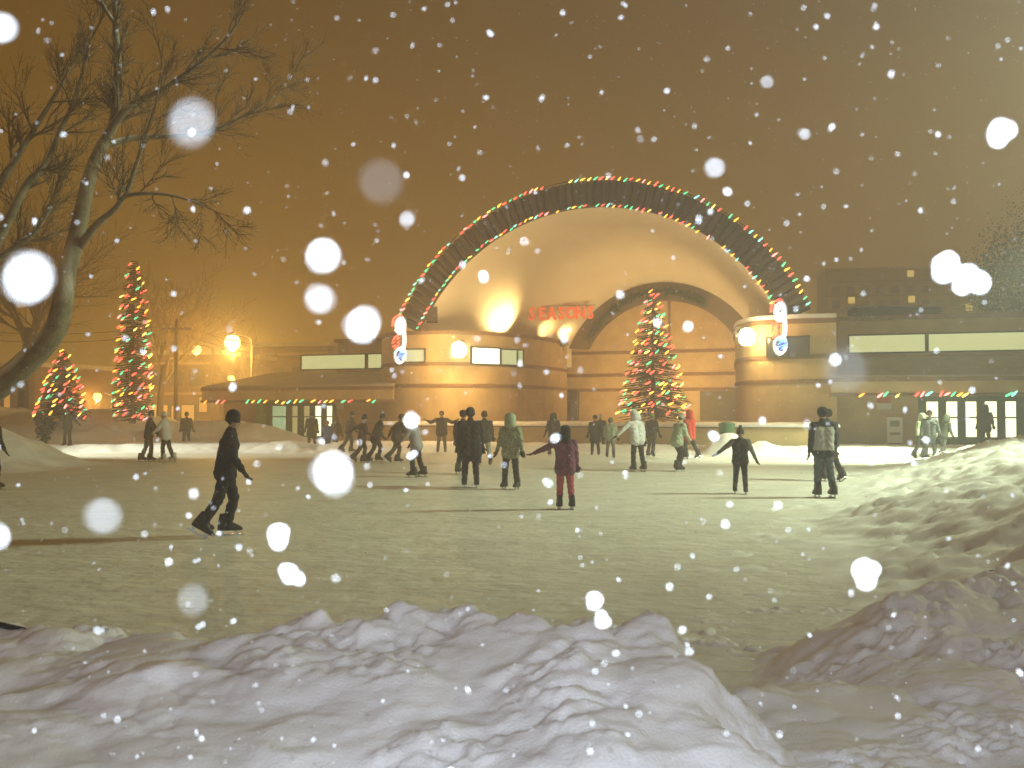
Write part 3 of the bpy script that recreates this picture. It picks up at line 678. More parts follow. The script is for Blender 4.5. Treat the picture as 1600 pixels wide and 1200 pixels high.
leafy('cedar_tree', (30.2, 56, 0), 4.6, 4.0, 4.6, 24000, NEEDLE2, 'large dark evergreen rising behind the right wing roof', 'tree', .13, 5, 4.0, 40)

# ================================================================== BARE TREES
def grow(mb, p, d, L, r, depth, rr, spread=.55, up=.12, minr=.004):
    n = 5; path = [p]; rad = [r]; q = p.copy(); dd = d.copy()
    for i in range(n):
        dd = (dd + Vector((rr.gauss(0, .13), rr.gauss(0, .13), rr.gauss(0, .10) + up * .25))).normalized(); q = q + dd * (L / n); path.append(q.copy()); rad.append(max(minr, r * (1 - .62 * (i + 1) / n)))
    mb.tube(path, rad, 6 if depth > 2 else (4 if depth > 0 else 3), cap=False)
    if depth <= 0: return
    for i in range(1, n + 1):
        k = 2 if (i == n or rr.random() < .55) else 1
        for _ in range(k):
            ax = Vector((rr.gauss(0, 1), rr.gauss(0, 1), rr.gauss(0, .6))).normalized(); base = (path[i] - path[i - 1]).normalized()
            nd = (base + ax * spread * rr.uniform(.7, 1.35)).normalized(); grow(mb, path[i], nd, L * rr.uniform(.42, .68), rad[i] * .7, depth - 1, rr, spread, up, minr)
def limb(pix, r0, r1, root, m, seed, name='limb', sub_depth=2, sub_n=8, subL=1.2, dep=0.0, start=.25, minr=.004):
    """a main limb drawn through pixels at its own distance, with side branches"""
    rr = random.Random(seed); P = [at(x, y, Y) for x, y, Y in pix]
    sp = smooth3(P, 6); n = len(sp); rad = [r0 + (r1 - r0) * (i / (n - 1)) ** (.8 if name != 'trunk' else .95) for i in range(n)]
    MB().tube([p - root.location for p in sp], rad, 10).build(name, m, root, True)
    tw = MB()
    for k in range(sub_n):
        i = int(n * (start + (1 - start) * (k + rr.random()) / sub_n)); i = min(max(i, 1), n - 1); base = (sp[i] - sp[i - 1]).normalized()
        ax = Vector((rr.gauss(0, 1), rr.gauss(0, .8), rr.gauss(.25, .8))).normalized(); d = (base * .8 + ax * .75).normalized()
        grow(tw, sp[i] - root.location, d, subL * rr.uniform(.6, 1.2) * (1 - .35 * i / n), rad[i] * .5, sub_depth, rr, .6, .1, minr)
    grow(tw, sp[-1] - root.location, (sp[-1] - sp[-3]).normalized(), subL * .9, r1, sub_depth, rr, .5, .1, minr)
    tag(tw.build('twigs', BARKT, root), kind='stuff')
def smooth3(P, n):
    out = []
    for i in range(len(P) - 1):
        p0, p1, p2, p3 = P[max(i - 1, 0)], P[i], P[i + 1], P[min(i + 2, len(P) - 1)]
        for k in range(n):
            t = k / n; out.append(.5 * ((2 * p1) + (p2 - p0) * t + (2 * p0 - 5 * p1 + 4 * p2 - p3) * t * t + (3 * p1 - p0 - 3 * p2 + p3) * t ** 3))
    out.append(P[-1]); return out
bt = empty('bare_tree', (-11.6, 18, 0)); tag(bt, 'big bare tree with a curved snowy trunk leaning in from the left edge', 'tree')
limb([(-210, 800, 18), (-120, 690, 18), (-30, 625, 17.9), (35, 572, 17.8), (82, 522, 17.7), (97, 478, 17.7), (103, 430, 17.8), (116, 385, 17.9), (128, 330, 18), (142, 270, 18.2), (160, 226, 18.3), (178, 190, 18.4), (184, 120, 18.5), (181, 40, 18.6), (182, -60, 18.7)], .27, .045, bt, BARK, 2, 'trunk', sub_n=9, subL=1.2, start=.72)
limb([(160, 226, 18.3), (190, 178, 18.1), (215, 157, 18), (250, 142, 17.8), (288, 116, 17.6), (325, 88, 17.5), (352, 62, 17.4), (372, 36, 17.3)], .085, .016, bt, BARK, 3, sub_n=8, subL=.95, start=.3)
limb([(158, 230, 18.3), (200, 217, 18.6), (250, 213, 18.8), (310, 208, 19), (352, 196, 19.1), (395, 172, 19.2), (430, 150, 19.3)], .075, .014, bt, BARK, 4, sub_n=8, subL=.95, start=.35)
limb([(124, 385, 17.9), (150, 352, 17.6), (180, 325, 17.4), (198, 306, 17.2), (240, 302, 17), (280, 308, 16.9), (320, 322, 16.8)], .08, .013, bt, BARK, 5, sub_n=8, subL=.95, start=.3)
limb([(196, 308, 17.2), (212, 260, 17.1), (226, 215, 17), (243, 165, 16.9), (252, 110, 16.8)], .05, .012, bt, BARK, 6, sub_n=6, subL=.9)
limb([(-60, 500, 18.4), (-25, 420, 18.4), (12, 345, 18.4), (40, 290, 18.4), (72, 252, 18.5), (96, 200, 18.5), (118, 150, 18.6), (140, 70, 18.6)], .13, .02, bt, BARK, 7, sub_n=6, subL=1.2, start=.35)
limb([(-40, 440, 19), (0, 402, 19), (30, 380, 19), (55, 362, 19), (80, 322, 19)], .085, .035, bt, BARK, 8, sub_n=6, subL=1.2)
limb([(-30, 330, 18.8), (10, 270, 18.9), (45, 215, 19), (85, 150, 19), (110, 105, 19)], .10, .02, bt, BARK, 9, sub_n=8, subL=1.2)
limb([(182, 40, 18.6), (165, 15, 18.5), (150, -15, 18.4)], .045, .02, bt, BARK, 10, sub_n=5, subL=1.0)
def wild_tree(loc, H, r, label, seed, name='bare_tree', depth=3):
    rr = random.Random(seed); root = empty(name, loc); tag(root, label, 'tree', 'leafless trees behind the left mound')
    tp = [Vector((0, 0, -.2)), Vector((rr.gauss(0, .15), 0, H * .16)), Vector((rr.gauss(0, .3), rr.gauss(0, .3), H * .32))]
    MB().tube(tp, [r, r * .8, r * .62], 9).build('trunk', TWIG, root, True); tw = MB()
    for k in range(5):
        a = rr.uniform(0, 6.28); grow(tw, tp[2] - Vector((0, 0, rr.uniform(0, H * .12))), Vector((math.cos(a) * .55, math.sin(a) * .55, 1)).normalized(), H * rr.uniform(.26, .36), r * .36, depth, rr, .55, .18, .008)
    tag(tw.build('branches', BARKT, root), kind='stuff')
wild_tree((-29.5, 60, 1.5), 17, .34, 'leafless dark tree behind the mound, directly left of the small spruce', 21)
wild_tree((-25.5, 72, .8), 14, .28, 'leafless dark tree between the small and the slender spruce', 22)
wild_tree((-35.5, 62, 1.5), 15, .32, 'leafless dark tree at the far left edge behind the mound', 23)
wild_tree((-21.3, 83, 0), 12, .25, 'slight leafless tree in front of the far lit street', 24, depth=2)

# ================================================================== STREET BEHIND THE LEFT WING
SOD = (1.0, .52, .10); SODM = glow('sodium_lamp', (1.0, .62, .15), 9); SODM2 = glow('sodium_lamp_far', (1.0, .58, .12), 6)
def street_lamp(px, py, Y, power, label, m, s=1.0, arm=1.4):
    p = at(px, py, Y); r = empty('street_lamp', (p.x + arm, Y, 0)); tag(r, label, 'street lamp')
    MB().tube([(0, 0, 0), (0, 0, p.z * .6), (0, 0, p.z + .1)], [.11, .09, .07], 8).build('pole', STEEL, r)
    MB().tube([(0, 0, p.z + .05), (-arm * .5, 0, p.z + .32), (-arm + .25 * s, 0, p.z + .28)], .045, 6).build('arm', STEEL, r)
    M = Matrix.Translation((-arm, 0, p.z + .12))
    MB().lathe([(.14 * s, .12 * s), (.12 * s, .18 * s), (.05 * s, .22 * s)], 12, M).build('hood', STEEL, r, True)
    MB().lathe([(.06 * s, -.42 * s), (.19 * s, -.36 * s), (.27 * s, -.22 * s), (.28 * s, -.08 * s), (.20 * s, .08 * s), (.06 * s, .13 * s)], 12, M).build('lamp_globe', m, r, True)
    if power: l = lamp('street_lamp_light', 'POINT', (-arm, 0, p.z + .12 - .42 * s - .16), power, SOD, .12); l.parent = r
street_lamp(363, 532, 70, 5000, 'brightest sodium street lamp left of the band shell', SODM, 2.0)
street_lamp(307, 545, 88, 900, 'smaller sodium street lamp left of the brightest one', SODM2, 1.5)
street_lamp(361, 592, 92, 700, 'low sodium street lamp just above the left wing canopy', SODM2, 1.3)
street_lamp(152, 619, 95, 900, 'low sodium street lamp between the two decorated spruces at the left', SODM2, 1.4)
up_ = empty('utility_pole', (at(275, 600, 66).x, 66, 0)); tag(up_, 'tall wooden utility pole left of the brightest street lamp', 'pole')
zt = at(275, 498, 66).z
MB().tube([(0, 0, 0), (0, 0, zt)], [.17, .11], 8).build('pole', WOODP, up_); MB().box((-1.0, -.06, zt - .75), (1.0, .06, zt - .6)).build('crossarm', WOODP, up_)
for k in (-.85, -.4, .4, .85): o = MB().lathe([(.05, 0), (.07, .06), (.04, .16)], 8).build('insulator', WHITEP, up_); o.location = (k, 0, zt - .6)
wl = empty('power_line', at(-80, 518, 66)); tag(wl, 'pale power lines sagging across the sky behind the left spruces', 'cable'); wp = wl.location
for k, dz in ((0, 0), (1, -.55)):
    a, b, c = at(-80, 512, 66), at(275, 506, 66), at(520, 548, 66)
    pts = [a.lerp(b, t) - Vector((0, 0, 1.1 * 4 * t * (1 - t) * .5 - dz)) - wp for t in np.linspace(0, 1, 12)] + [b.lerp(c, t) - Vector((0, 0, .5 * 4 * t * (1 - t) - dz)) - wp for t in np.linspace(.08, 1, 10)]
    MB().tube(pts, .022, 4).build('wire', STEEL, wl)
# far blocks
WIN_O = glow('far_orange_window', (1.0, .42, .07), .62); WIN_Y = glow('far_yellow_window', (1.0, .70, .18), 1.5)
FAR = mat('far_brick_facade', (.22, .15, .08), .9, .12, .4); FARD = mat('far_concrete_facade', (.50, .38, .22), .9, .1, .3)
def far_block(p0, p1, z1, label, wins, m, name='far_building', floors=(), roof=True, depth=12, grid=None):
    F = Frame(p0, p1); root = empty(name, (*p0, 0)); tag(root, label, 'building')
    def own(o): o.parent = root; o.matrix_parent_inverse = Matrix.Translation(-root.location); return o
    mb = MB(); F.box(mb, 0, F.L, -depth, 0, 0, z1); own(mb.build('wall', m))
    mb = MB(); F.box(mb, -.3, F.L + .3, -depth - .3, .3, z1, z1 + .4); own(mb.build('roof', SNOW))
    for z in floors: mb = MB(); F.box(mb, -.05, F.L + .05, .01, .14, z, z + .28); own(mb.build('floor_band', FARD if m is FAR else FAR))
    for (x0, x1, z0, zz, pm) in wins: window(F, x0, x1, z0, zz, pm, own, .0, frame=DARK, fw=.1)
    return F
xa, xb = (205 - 800) / FPX * 100, (352 - 800) / FPX * 100
far_block((xa, 100), (xb, 98), 7.6, 'low brown shop building with orange lit windows behind the slender spruce', [(2.0, 3.1, .9, 2.6, WIN_O), (3.3, 4.1, .9, 2.6, WIN_O), (4.5, 5.2, 1.0, 2.5, WIN_O), (5.6, 7.0, .6, 2.6, WIN_O), (7.5, 8.4, 1.9, 3.4, WIN_O), (2.2, 3.4, 4.6, 6.0, GLASSD), (4.4, 5.6, 4.6, 6.0, GLASSD), (6.6, 7.8, 4.6, 6.0, GLASSD)], FAR, floors=(3.6, 6.6))
far_block(((345 - 800) / FPX * 112, 112), ((520 - 800) / FPX * 112, 109), 9.2, 'wide brown building with a pale roof edge above the left wing', [(1 + 2.6 * k, 2.4 + 2.6 * k, 5.2, 6.8, GLASSD) for k in range(4)], FAR, floors=(4.2, 8.2))
far_block(((-20 - 800) / FPX * 92, 92), ((70 - 800) / FPX * 92, 90), 6.0, 'dim house with one orange window at the far left edge', [(2.1, 2.9, 2.2, 3.8, WIN_O), (.6, 1.4, 2.2, 3.8, GLASSD)], FAR)
hx0, hx1 = (1292 - 800) / FPX * 210, (1545 - 800) / FPX * 210
FW = Frame((hx0, 210), (hx1, 205))
def ww(px, py): p = at(px, py, 208); return (FW.s(px) - .7, FW.s(px) + .7, p.z - .7, p.z + .7, WIN_Y)
lit = [ww(1425, 428), ww(1332, 468), ww(1426, 468), ww(1516, 482)]
dim = []
for fl in range(9):
    for k in range(11):
        s = 1.3 + k * 3.0; z = 3.0 + fl * 3.0
        if all(abs(s + .7 - (q[0] + q[1]) / 2) > 1.5 or abs(z + .7 - (q[2] + q[3]) / 2) > 1.6 for q in lit): dim.append((s, s + 1.4, z, z + 1.4, GLASSD))
far_block((hx0, 210), (hx1, 205), 32.0, 'tall dim apartment block with a few yellow windows behind the right wing', lit + dim, FARD, floors=tuple(2.4 + 3 * k for k in range(10)))
rt = empty('rooftop_unit', RF.P(RF.s(1420), -9, 6.45)); tag(rt, 'dark rooftop plant unit on the right wing roof', 'rooftop unit')
MB().box((-2.2, -.8, 0), (2.2, .8, .8)).build('cabinet', mat('grey_green_sheet', (.07, .09, .07))).parent = rt
MB().box((-2.3, -.9, .803), (2.3, .9, .93)).build('snow_cap', ROOFS).parent = rt
# ================================================================== PEOPLE
def ico(n=1):
    import bmesh
    bm = bmesh.new(); bmesh.ops.create_icosphere(bm, subdivisions=n, radius=1); bm.verts.ensure_lookup_table()
    v = np.array([q.co[:] for q in bm.verts]); f = [tuple(x.index for x in q.verts) for q in bm.faces]; bm.free(); return v, f
ICO_V, ICO_F = ico(2)
CLOTH = {}
def cloth(c, pattern=False):
    k = (tuple(c), pattern)
    if k not in CLOTH:
        CLOTH[k] = mat('cloth', c, .85, .18 if not pattern else .55, 14 if not pattern else 22, .006, 18)
    return CLOTH[k]
HAIRM = mat('dark_hair', (.03, .02, .014), .7, .3, 20)
SKIN = mat('skin', (.42, .26, .18), .6, .05, 8); FACE = mat('dark_features', (.06, .035, .03), .6)
BLADE = mat('skate_steel', (.45, .45, .45), .3, .05, 5, metal=.8); BOOTK = mat('black_boot', (.02, .02, .022), .5); BOOTW = mat('white_boot', (.5, .5, .48), .5)
def skate_mesh(m):
    mb = MB()
    rings = [(-.10, .035, .03), (-.10, .05, .10), (-.085, .052, .22), (-.02, .052, .24), (.0, .05, .14), (.10, .045, .08), (.17, .03, .05)]
    prof = []
    secs = [(-.115, .030, .035, .10), (-.09, .042, .03, .25), (-.02, .046, .03, .26), (.03, .046, .03, .16), (.10, .046, .03, .11), (.155, .034, .03, .085), (.18, .012, .035, .06)]
    vs = []; fs = []
    for y, hw, z0, z1 in secs: vs += [(-hw, y, z0), (hw, y, z0), (hw, y, (z0 + z1) * .6), (hw * .75, y, z1), (-hw * .75, y, z1), (-hw, y, (z0 + z1) * .6)]
    for i in range(len(secs) - 1):
        for k in range(6): a = i * 6 + k; b = i * 6 + (k + 1) % 6; fs.append((a, a + 6, b + 6, b))
    fs += [tuple(range(6)), tuple((len(secs) - 1) * 6 + k for k in range(5, -1, -1))]
    return MB().add(vs, fs).mesh('skate', m, True)
def blade_mesh():
    mb = MB(); mb.box((-.004, -.13, -.045), (.004, .20, -.015)); mb.box((-.012, -.09, -.015), (.012, -.05, .034)); mb.box((-.012, .08, -.015), (.012, .12, .034)); return mb.mesh('blade', BLADE)
SK = {0: skate_mesh(BOOTK), 1: skate_mesh(BOOTW)}; BLM = blade_mesh()
def glove_mesh(m):
    mb = MB()
    mb.hexa([Vector(q) for q in ((-.042, -.014, 0), (.042, -.014, 0), (.042, .014, 0), (-.042, .014, 0), (-.046, -.018, -.095), (.046, -.018, -.095), (.046, .018, -.095), (-.046, .018, -.095))])
    mb.f = [tuple(reversed(f)) for f in mb.f]
    for k, L in enumerate((.062, .078, .072, .055)):
        x = -.034 + .0228 * k; mb.tube([(x, 0, -.088), (x * 1.08, .006, -.088 - L * .5), (x * 1.1, .026, -.088 - L)], [.0115, .011, .008], 6)
    mb.tube([(.04, .0, -.03), (.066, .012, -.058), (.07, .024, -.092)], [.014, .0125, .009], 6)
    return mb.mesh('glove', m, True)
GLV = {}
def hat_mesh(kind, m):
    mb = MB()
    if kind == 'beanie':
        mb.lathe([(.098, -.045), (.107, -.03), (.108, .02), (.105, .025), (.102, .06), (.088, .10), (.052, .132), (.014, .142)], 14)
    elif kind == 'pompom':
        mb.lathe([(.098, -.05), (.107, -.035), (.109, .01), (.105, .015), (.100, .06), (.082, .10), (.04, .128), (.035, .14), (.05, .165), (.03, .195), (.006, .20)], 14)
    elif kind == 'hood':
        mb.lathe([(.135, -.20), (.150, -.12), (.142, -.02), (.135, .06), (.11, .115), (.06, .145), (.012, .152)], 14, Matrix.Translation((0, -.025, 0)))
    elif kind == 'hair':
        mb.lathe([(.07, -.30), (.115, -.22), (.118, -.10), (.112, .0), (.110, .06), (.09, .105), (.05, .125), (.01, .13)], 14, Matrix.Translation((0, -.03, 0)))
    elif kind == 'short':
        mb.lathe([(.085, -.06), (.103, -.02), (.106, .04), (.09, .09), (.05, .118), (.01, .124)], 14, Matrix.Translation((0, -.018, .005)))
    return mb.mesh('hat', m, True)
HATN = {'beanie': 'knit_hat', 'pompom': 'knit_hat', 'hood': 'hood', 'hair': 'hair', 'short': 'hair'}
PCOUNT = 0
def person(label, px, py, H, face, jacket=(.02, .02, .022), trousers=(.015, .015, .017), hat='beanie', hatc=(.02, .02, .02), lean=4, legs=((6, 4, 8), (-4, 4, 6)),
           arms=((10, 12, 20), (5, 12, 20)), head=(0, 0), long=.0, sleeve=None, skates=True, boot=0, glove=(.015, .015, .015), gz=0.0, Y=None, pattern=False, bulk=1.0, scarf=None, vest=None, roll=0):
    s = H / 1.75; pr = []                       # primitives: p, q, r1, r2, tag
    def cap(p, q, r1, r2, t): pr.append((Vector(p), Vector(q), r1, r2, t))
    P = Vector((0, 0, .93)); RT = Matrix.Rotation(-R(lean), 3, 'X') @ Matrix.Rotation(R(roll), 3, 'Y')
    def U(x, y, z): return P + RT @ Vector((x, y, z))
    b = bulk * 1.12
    for sx in (-1, 1):
        cap(U(sx * .07 * b, 0, -.06 - long), U(sx * .062 * b, -.005, .16), .145 * b + long * .12, .130 * b, 'jacket')
        cap(U(sx * .062 * b, -.005, .16), U(sx * .088 * b, .0, .36), .130 * b, .125 * b, 'jacket'); cap(U(sx * .088 * b, 0, .36), U(sx * .12, 0, .47), .125 * b, .085, 'jacket')
    cap(U(0, 0, .44), U(0, 0, .55), .115, .082, 'jacket'); cap(U(0, .0, .50), U(0, .01, .60), .062, .058, 'skin' if not scarf else 'scarf')
    RH = RT @ Matrix.Rotation(R(head[1]), 3, 'Z') @ Matrix.Rotation(-R(head[0]), 3, 'X'); hc = U(0, .015, .70)
    def Hh(x, y, z): return hc + RH @ Vector((x, y, z))
    cap(Hh(0, -.018, .03), Hh(0, .0, .035), .094, .090, 'head'); cap(Hh(0, .015, -.02), Hh(0, .035, -.075), .078, .050, 'face')
    cap(Hh(0, .085, .0), Hh(0, .108, -.022), .013, .017, 'face'); cap(Hh(-.086, -.01, .0), Hh(-.09, -.012, -.03), .018, .014, 'face'); cap(Hh(.086, -.01, .0), Hh(.09, -.012, -.03), .018, .014, 'face')
    for sx in (-1, 1): cap(Hh(sx * .034, .078, .010), Hh(sx * .036, .080, .010), .016, .016, 'feat')
    cap(Hh(-.022, .076, -.058), Hh(.022, .076, -.058), .011, .011, 'feat')
    feet = []
    for sx, (f, o, k) in zip((-1, 1), legs):
        f, o, k = R(f), R(o), R(k); hip = P + Vector((sx * .088, 0, -.03))
        d = Vector((sx * math.sin(o), math.sin(f) * math.cos(o), -math.cos(f) * math.cos(o))); kn = hip + d * .42; f2 = f - k
        d2 = Vector((sx * math.sin(o) * .8, math.sin(f2) * math.cos(o), -math.cos(f2) * math.cos(o))).normalized(); an = kn + d2 * .40
        cap(hip, kn, .108, .082, 'trousers'); cap(kn, an, .080, .068, 'trousers'); cap(kn + d2 * .04, kn + d2 * .18 - Vector((0, .012, 0)), .076, .078, 'trousers')
        cap(an + Vector((0, -.02, -.02)), an + Vector((0, .12, -.045)), .052, .040, 'boot'); feet.append((an, f2))
    hands = []
    for sx, (f, o, k) in zip((-1, 1), arms):
        f, o, k = R(f), R(o), R(k); sh = U(sx * .19 * (b * .5 + .5), 0, .465)
        d = RT @ Vector((sx * math.sin(o), math.sin(f) * math.cos(o), -math.cos(f) * math.cos(o))); el = sh + d * .28; f2 = f + k
        d2 = RT @ Vector((sx * math.sin(o) * (1 - k * .25), math.sin(f2) * math.cos(o), -math.cos(f2) * math.cos(o))); d2.normalize(); wr = el + d2 * .25
        cap(sh, el, .078 * b, .064 * b, 'sleeve'); cap(el, wr, .064 * b, .046, 'sleeve'); hands.append((wr, d2))
    # voxel union -> one continuous body
    vs = []; fs = []; nI = len(ICO_V)
    for p, q, r1, r2, t in pr:
        L = (q - p).length; k = max(2, int(L / (.45 * min(r1, r2))) + 1); k = min(k, 14)
        for i in range(k):
            a = i / (k - 1); c = p.lerp(q, a); rr = r1 + (r2 - r1) * a; n0 = len(vs); vs.extend((ICO_V * rr + np.array(c)).tolist()); fs.extend([(x + n0, y + n0, z + n0) for x, y, z in ICO_F])
    me = bpy.data.meshes.new('raw'); me.from_pydata(vs, [], fs); to = bpy.data.objects.new('raw', me); COL.objects.link(to)
    mo = to.modifiers.new('r', 'REMESH'); mo.mode = 'VOXEL'; mo.voxel_size = .0165; ms = to.modifiers.new('s', 'SMOOTH'); ms.iterations = 3; ms.factor = .5
    dg = bpy.context.evaluated_depsgraph_get(); dg.update(); body = bpy.data.meshes.new_from_object(to.evaluated_get(dg)); bpy.data.objects.remove(to); bpy.data.meshes.remove(me)
    nv = len(body.vertices); co = np.empty(nv * 3); body.vertices.foreach_get('co', co); co = co.reshape(-1, 3)
    npoly = len(body.polygons); ctr = np.empty(npoly * 3); body.polygons.foreach_get('center', ctr); ctr = ctr.reshape(-1, 3)
    best = np.full(npoly, 1e9); idx = np.zeros(npoly, int); tags = ['jacket', 'trousers', 'skin', 'head', 'face', 'feat', 'boot', 'sleeve', 'scarf', 'vest', 'hair']
    for p, q, r1, r2, t in pr:
        a = np.array(p); e_ = np.array(q) - a; L2 = max(1e-9, e_ @ e_); tt = np.clip(((ctr - a) @ e_) / L2, 0, 1); dd = np.linalg.norm(ctr - a - tt[:, None] * e_, axis=1) - (r1 + (r2 - r1) * tt)
        if t == 'feat': dd -= .004
        m_ = dd < best; best[m_] = dd[m_]; idx[m_] = tags.index(t)
    if vest:
        m_ = (idx == 0) & (ctr[:, 1] < .05) & (np.abs(ctr[:, 0]) < .225) & (ctr[:, 2] > .90) & (ctr[:, 2] < 1.38); idx[m_] = 9
    hl = (ctr - np.array(hc)) @ np.array(RH); m_ = (idx == 3) & ((hl[:, 1] < .035) | (hl[:, 2] > .06)); idx[m_] = 10
    m_ = (idx == 2) & (ctr[:, 2] < hc.z - .12); idx[m_] = 0
    jm = cloth(jacket, pattern); hm = cloth(hatc)
    for m in (jm, cloth(trousers), SKIN, SKIN if hat != 'hood' else jm, SKIN, FACE, BOOTW if boot else BOOTK, cloth(sleeve) if sleeve else jm, cloth(scarf) if scarf else jm, cloth(vest) if vest else jm, HAIRM if hat != 'hood' else jm): body.materials.append(m)
    body.polygons.foreach_set('material_index', idx.astype(np.int32)); body.polygons.foreach_set('use_smooth', [True] * npoly)
    # cloth folds
    nz = .010 * np.sin(co[:, 2] * 46 + 5 * np.sin(co[:, 0] * 17 + px) + 4 * np.sin(co[:, 1] * 15)) ; nrm = np.empty(nv * 3); body.vertices.foreach_get('normal', nrm); nrm = nrm.reshape(-1, 3)
    amp = (co[:, 2] < hc.z - .16); co = co + nrm * (nz * amp)[:, None] * .6
    lift = .105 if skates else .055
    zmin = min(a.z for a, _ in feet); dz = lift - zmin + (.05 if skates else 0)
    co[:, 2] += dz; co *= s; body.vertices.foreach_set('co', co.ravel()); body.update(); body.name = 'body'
    if Y is None: g = gnd(px, py, gz)
    else: g = at(px, py, Y)
    root = empty('person', (g.x, g.y, g.z), R(face)); tag(root, label, 'person')
    link('body', body, root)
    for (an, f2) in feet:
        sh = f2 * .8; ft = an + Vector((0, 0, dz))
        o = link('skate' if skates else 'boot', SK[boot], root); o.scale = (s * 1.25, s * 1.2, s * 1.1); o.rotation_euler = (-max(-1.2, min(.5, -sh * 0 + (f2 if f2 < -.35 else 0))) * -1, 0, 0); off = Matrix.Rotation(o.rotation_euler.x, 3, 'X') @ Vector((0, 0, .115)); o.location = (ft - off) * s
        if skates: link('blade', BLM, o)
    gk = tuple(glove)
    if gk not in GLV: GLV[gk] = glove_mesh(cloth(glove))
    for i, (wr, d2) in enumerate(hands):
        o = link('glove', GLV[gk], root); o.location = (wr + Vector((0, 0, dz))) * s; o.rotation_euler = d2.to_track_quat('-Z', 'Y').to_euler(); o.scale = (s * (1.2 if i == 0 else -1.2), s * 1.2, s * 1.15)
        if i == 1: o.scale = (s * 1.2, s * 1.2, s * 1.15)
    if hat:
        o = link(HATN[hat], hat_mesh(hat, hm), root); o.location = (Hh(0, -.012, .028) + Vector((0, 0, dz))) * s; o.rotation_euler = RH.to_euler(); o.scale = (s * 1.02,) * 3
    return root
BK = (.014, .014, .016); CH = (.045, .045, .05); NV = (.03, .05, .12); BR = (.06, .04, .03); OL = (.06, .065, .035)
GLIDE = ((14, 6, 22), (-12, 6, 14))
person('skater in black gliding alone across the left foreground ice', 352, 838, 1.74, -72, BK, BK, 'beanie', BK, 7, ((17, 2, 30), (-15, 6, 16)), ((-16, 12, 30), (12, 10, 30)), bulk=1.05)
person('skater in purple jacket and pink trousers with long dark hair, arm stretched left', 883, 796, 1.46, 8, (.16, .05, .10), (.42, .08, .11), 'hair', (.02, .015, .012), 3, ((3, 3, 6), (-3, 4, 5)), ((20, 62, 25), (4, 10, 15)), (0, 18), .05, boot=0, glove=(.12, .04, .08))
person('boy in dark suit and pale hood skating with both arms spread', 1157, 772, 1.38, 172, (.03, .027, .024), (.025, .022, .02), 'pompom', (.06, .06, .06), 4, ((8, 4, 14), (-4, 4, 10)), ((6, 24, 12), (12, 52, 14)), (4, 0), .02, scarf=(.35, .34, .30), sleeve=(.16, .15, .135), vest=None)
person('man in black jacket with grey back panel and blue jeans, seen from behind', 1287, 778, 1.80, 4, (.015, .015, .017), (.06, .085, .10), 'short', (.015, .012, .01), 2, ((4, 3, 7), (-5, 5, 6)), ((-4, 9, 10), (6, 9, 14)), (0, -10), .0, vest=(.33, .33, .32), glove=(.2, .13, .1))
person('skater mostly hidden behind the man with the grey back panel', 1296, 752, 1.80, 20, CH, BK, 'short', (.02, .015, .012), 3, GLIDE)
person('tall skater all in black standing in the centre of the ice', 735, 762, 1.80, 6, BK, BK, 'beanie', (.03, .03, .035), 3, ((4, 4, 6), (-3, 4, 6)), ((8, 8, 16), (4, 8, 10)), (4, 0), .16, bulk=1.08, scarf=(.10, .02, .02))
person('skater in brown coat partly hidden left of the tall black figure', 723, 741, 1.78, -20, BR, BK, 'short', (.03, .02, .015), 3, GLIDE, long=.05)
person('skater in charcoal jacket and pale trousers right of the tall black figure', 757, 727, 1.76, 10, (.03, .032, .034), (.30, .31, .27), 'beanie', BR, 3, GLIDE, long=.04)
person('skater in pale patterned hooded jacket and black trousers', 798, 765, 1.66, 160, (.24, .27, .20), BK, 'hood', (.30, .36, .28), 2, ((3, 6, 5), (3, 6, 5)), ((4, 14, 12), (4, 14, 12)), (0, 14), .05, pattern=True)
person('skater in lilac grey jacket and black trousers left of centre', 650, 746, 1.66, 70, (.32, .30, .36), BK, 'beanie', (.30, .28, .33), 12, ((10, 3, 14), (-6, 3, 10)), ((34, 12, 24), (26, 10, 20)), (10, 0), .02)
person('skater in white jacket reaching down towards a child at the left', 996, 737, 1.76, 22, (.62, .63, .66), BK, 'hood', (.62, .63, .66), 14, ((6, 3, 8), (-6, 4, 6)), ((26, 46, 6), (2, 8, 16)), (22, 20), .0)
person('skater in pale green jacket bending with hips pushed back', 1058, 737, 1.72, -62, (.38, .44, .33), BK, 'beanie', (.30, .33, .27), 13, ((30, 3, 42), (14, 4, 32)), ((20, 10, 30), (24, 10, 24)), (6, 0), .0)
person('skater in hooded red coat and dark jeans', 1078, 717, 1.80, 30, (.52, .05, .03), (.03, .04, .055), 'hood', (.52, .05, .03), 2, GLIDE, ((8, 8, 10), (8, 8, 10)), (0, 0), .10)
person('skater in dark coat and lime hat behind the white jacket', 1018, 714, 1.70, -30, (.04, .03, .022), (.03, .022, .018), 'beanie', (.14, .20, .04), 4, GLIDE, long=.05)
person('child in pale green jacket and teal hat left of the white jacket', 954, 716, 1.52, -10, (.28, .32, .24), (.14, .15, .14), 'beanie', (.03, .07, .08), 6, GLIDE)
person('skater in long black coat and dark green hat near the terrace wall', 930, 712, 1.62, 170, BK, BK, 'beanie', (.03, .06, .02), 2, GLIDE, long=.20)
person('skater with a white hat peering over the long black coat', 938, 706, 1.66, 180, CH, CH, 'beanie', (.55, .53, .50), 2, GLIDE)
person('dark hooded skater near the wall behind the purple jacket', 865, 712, 1.70, 15, (.022, .02, .018), BK, 'hood', (.022, .02, .018), 4, GLIDE, ((4, 16, 16), (4, 16, 16)), long=.06)
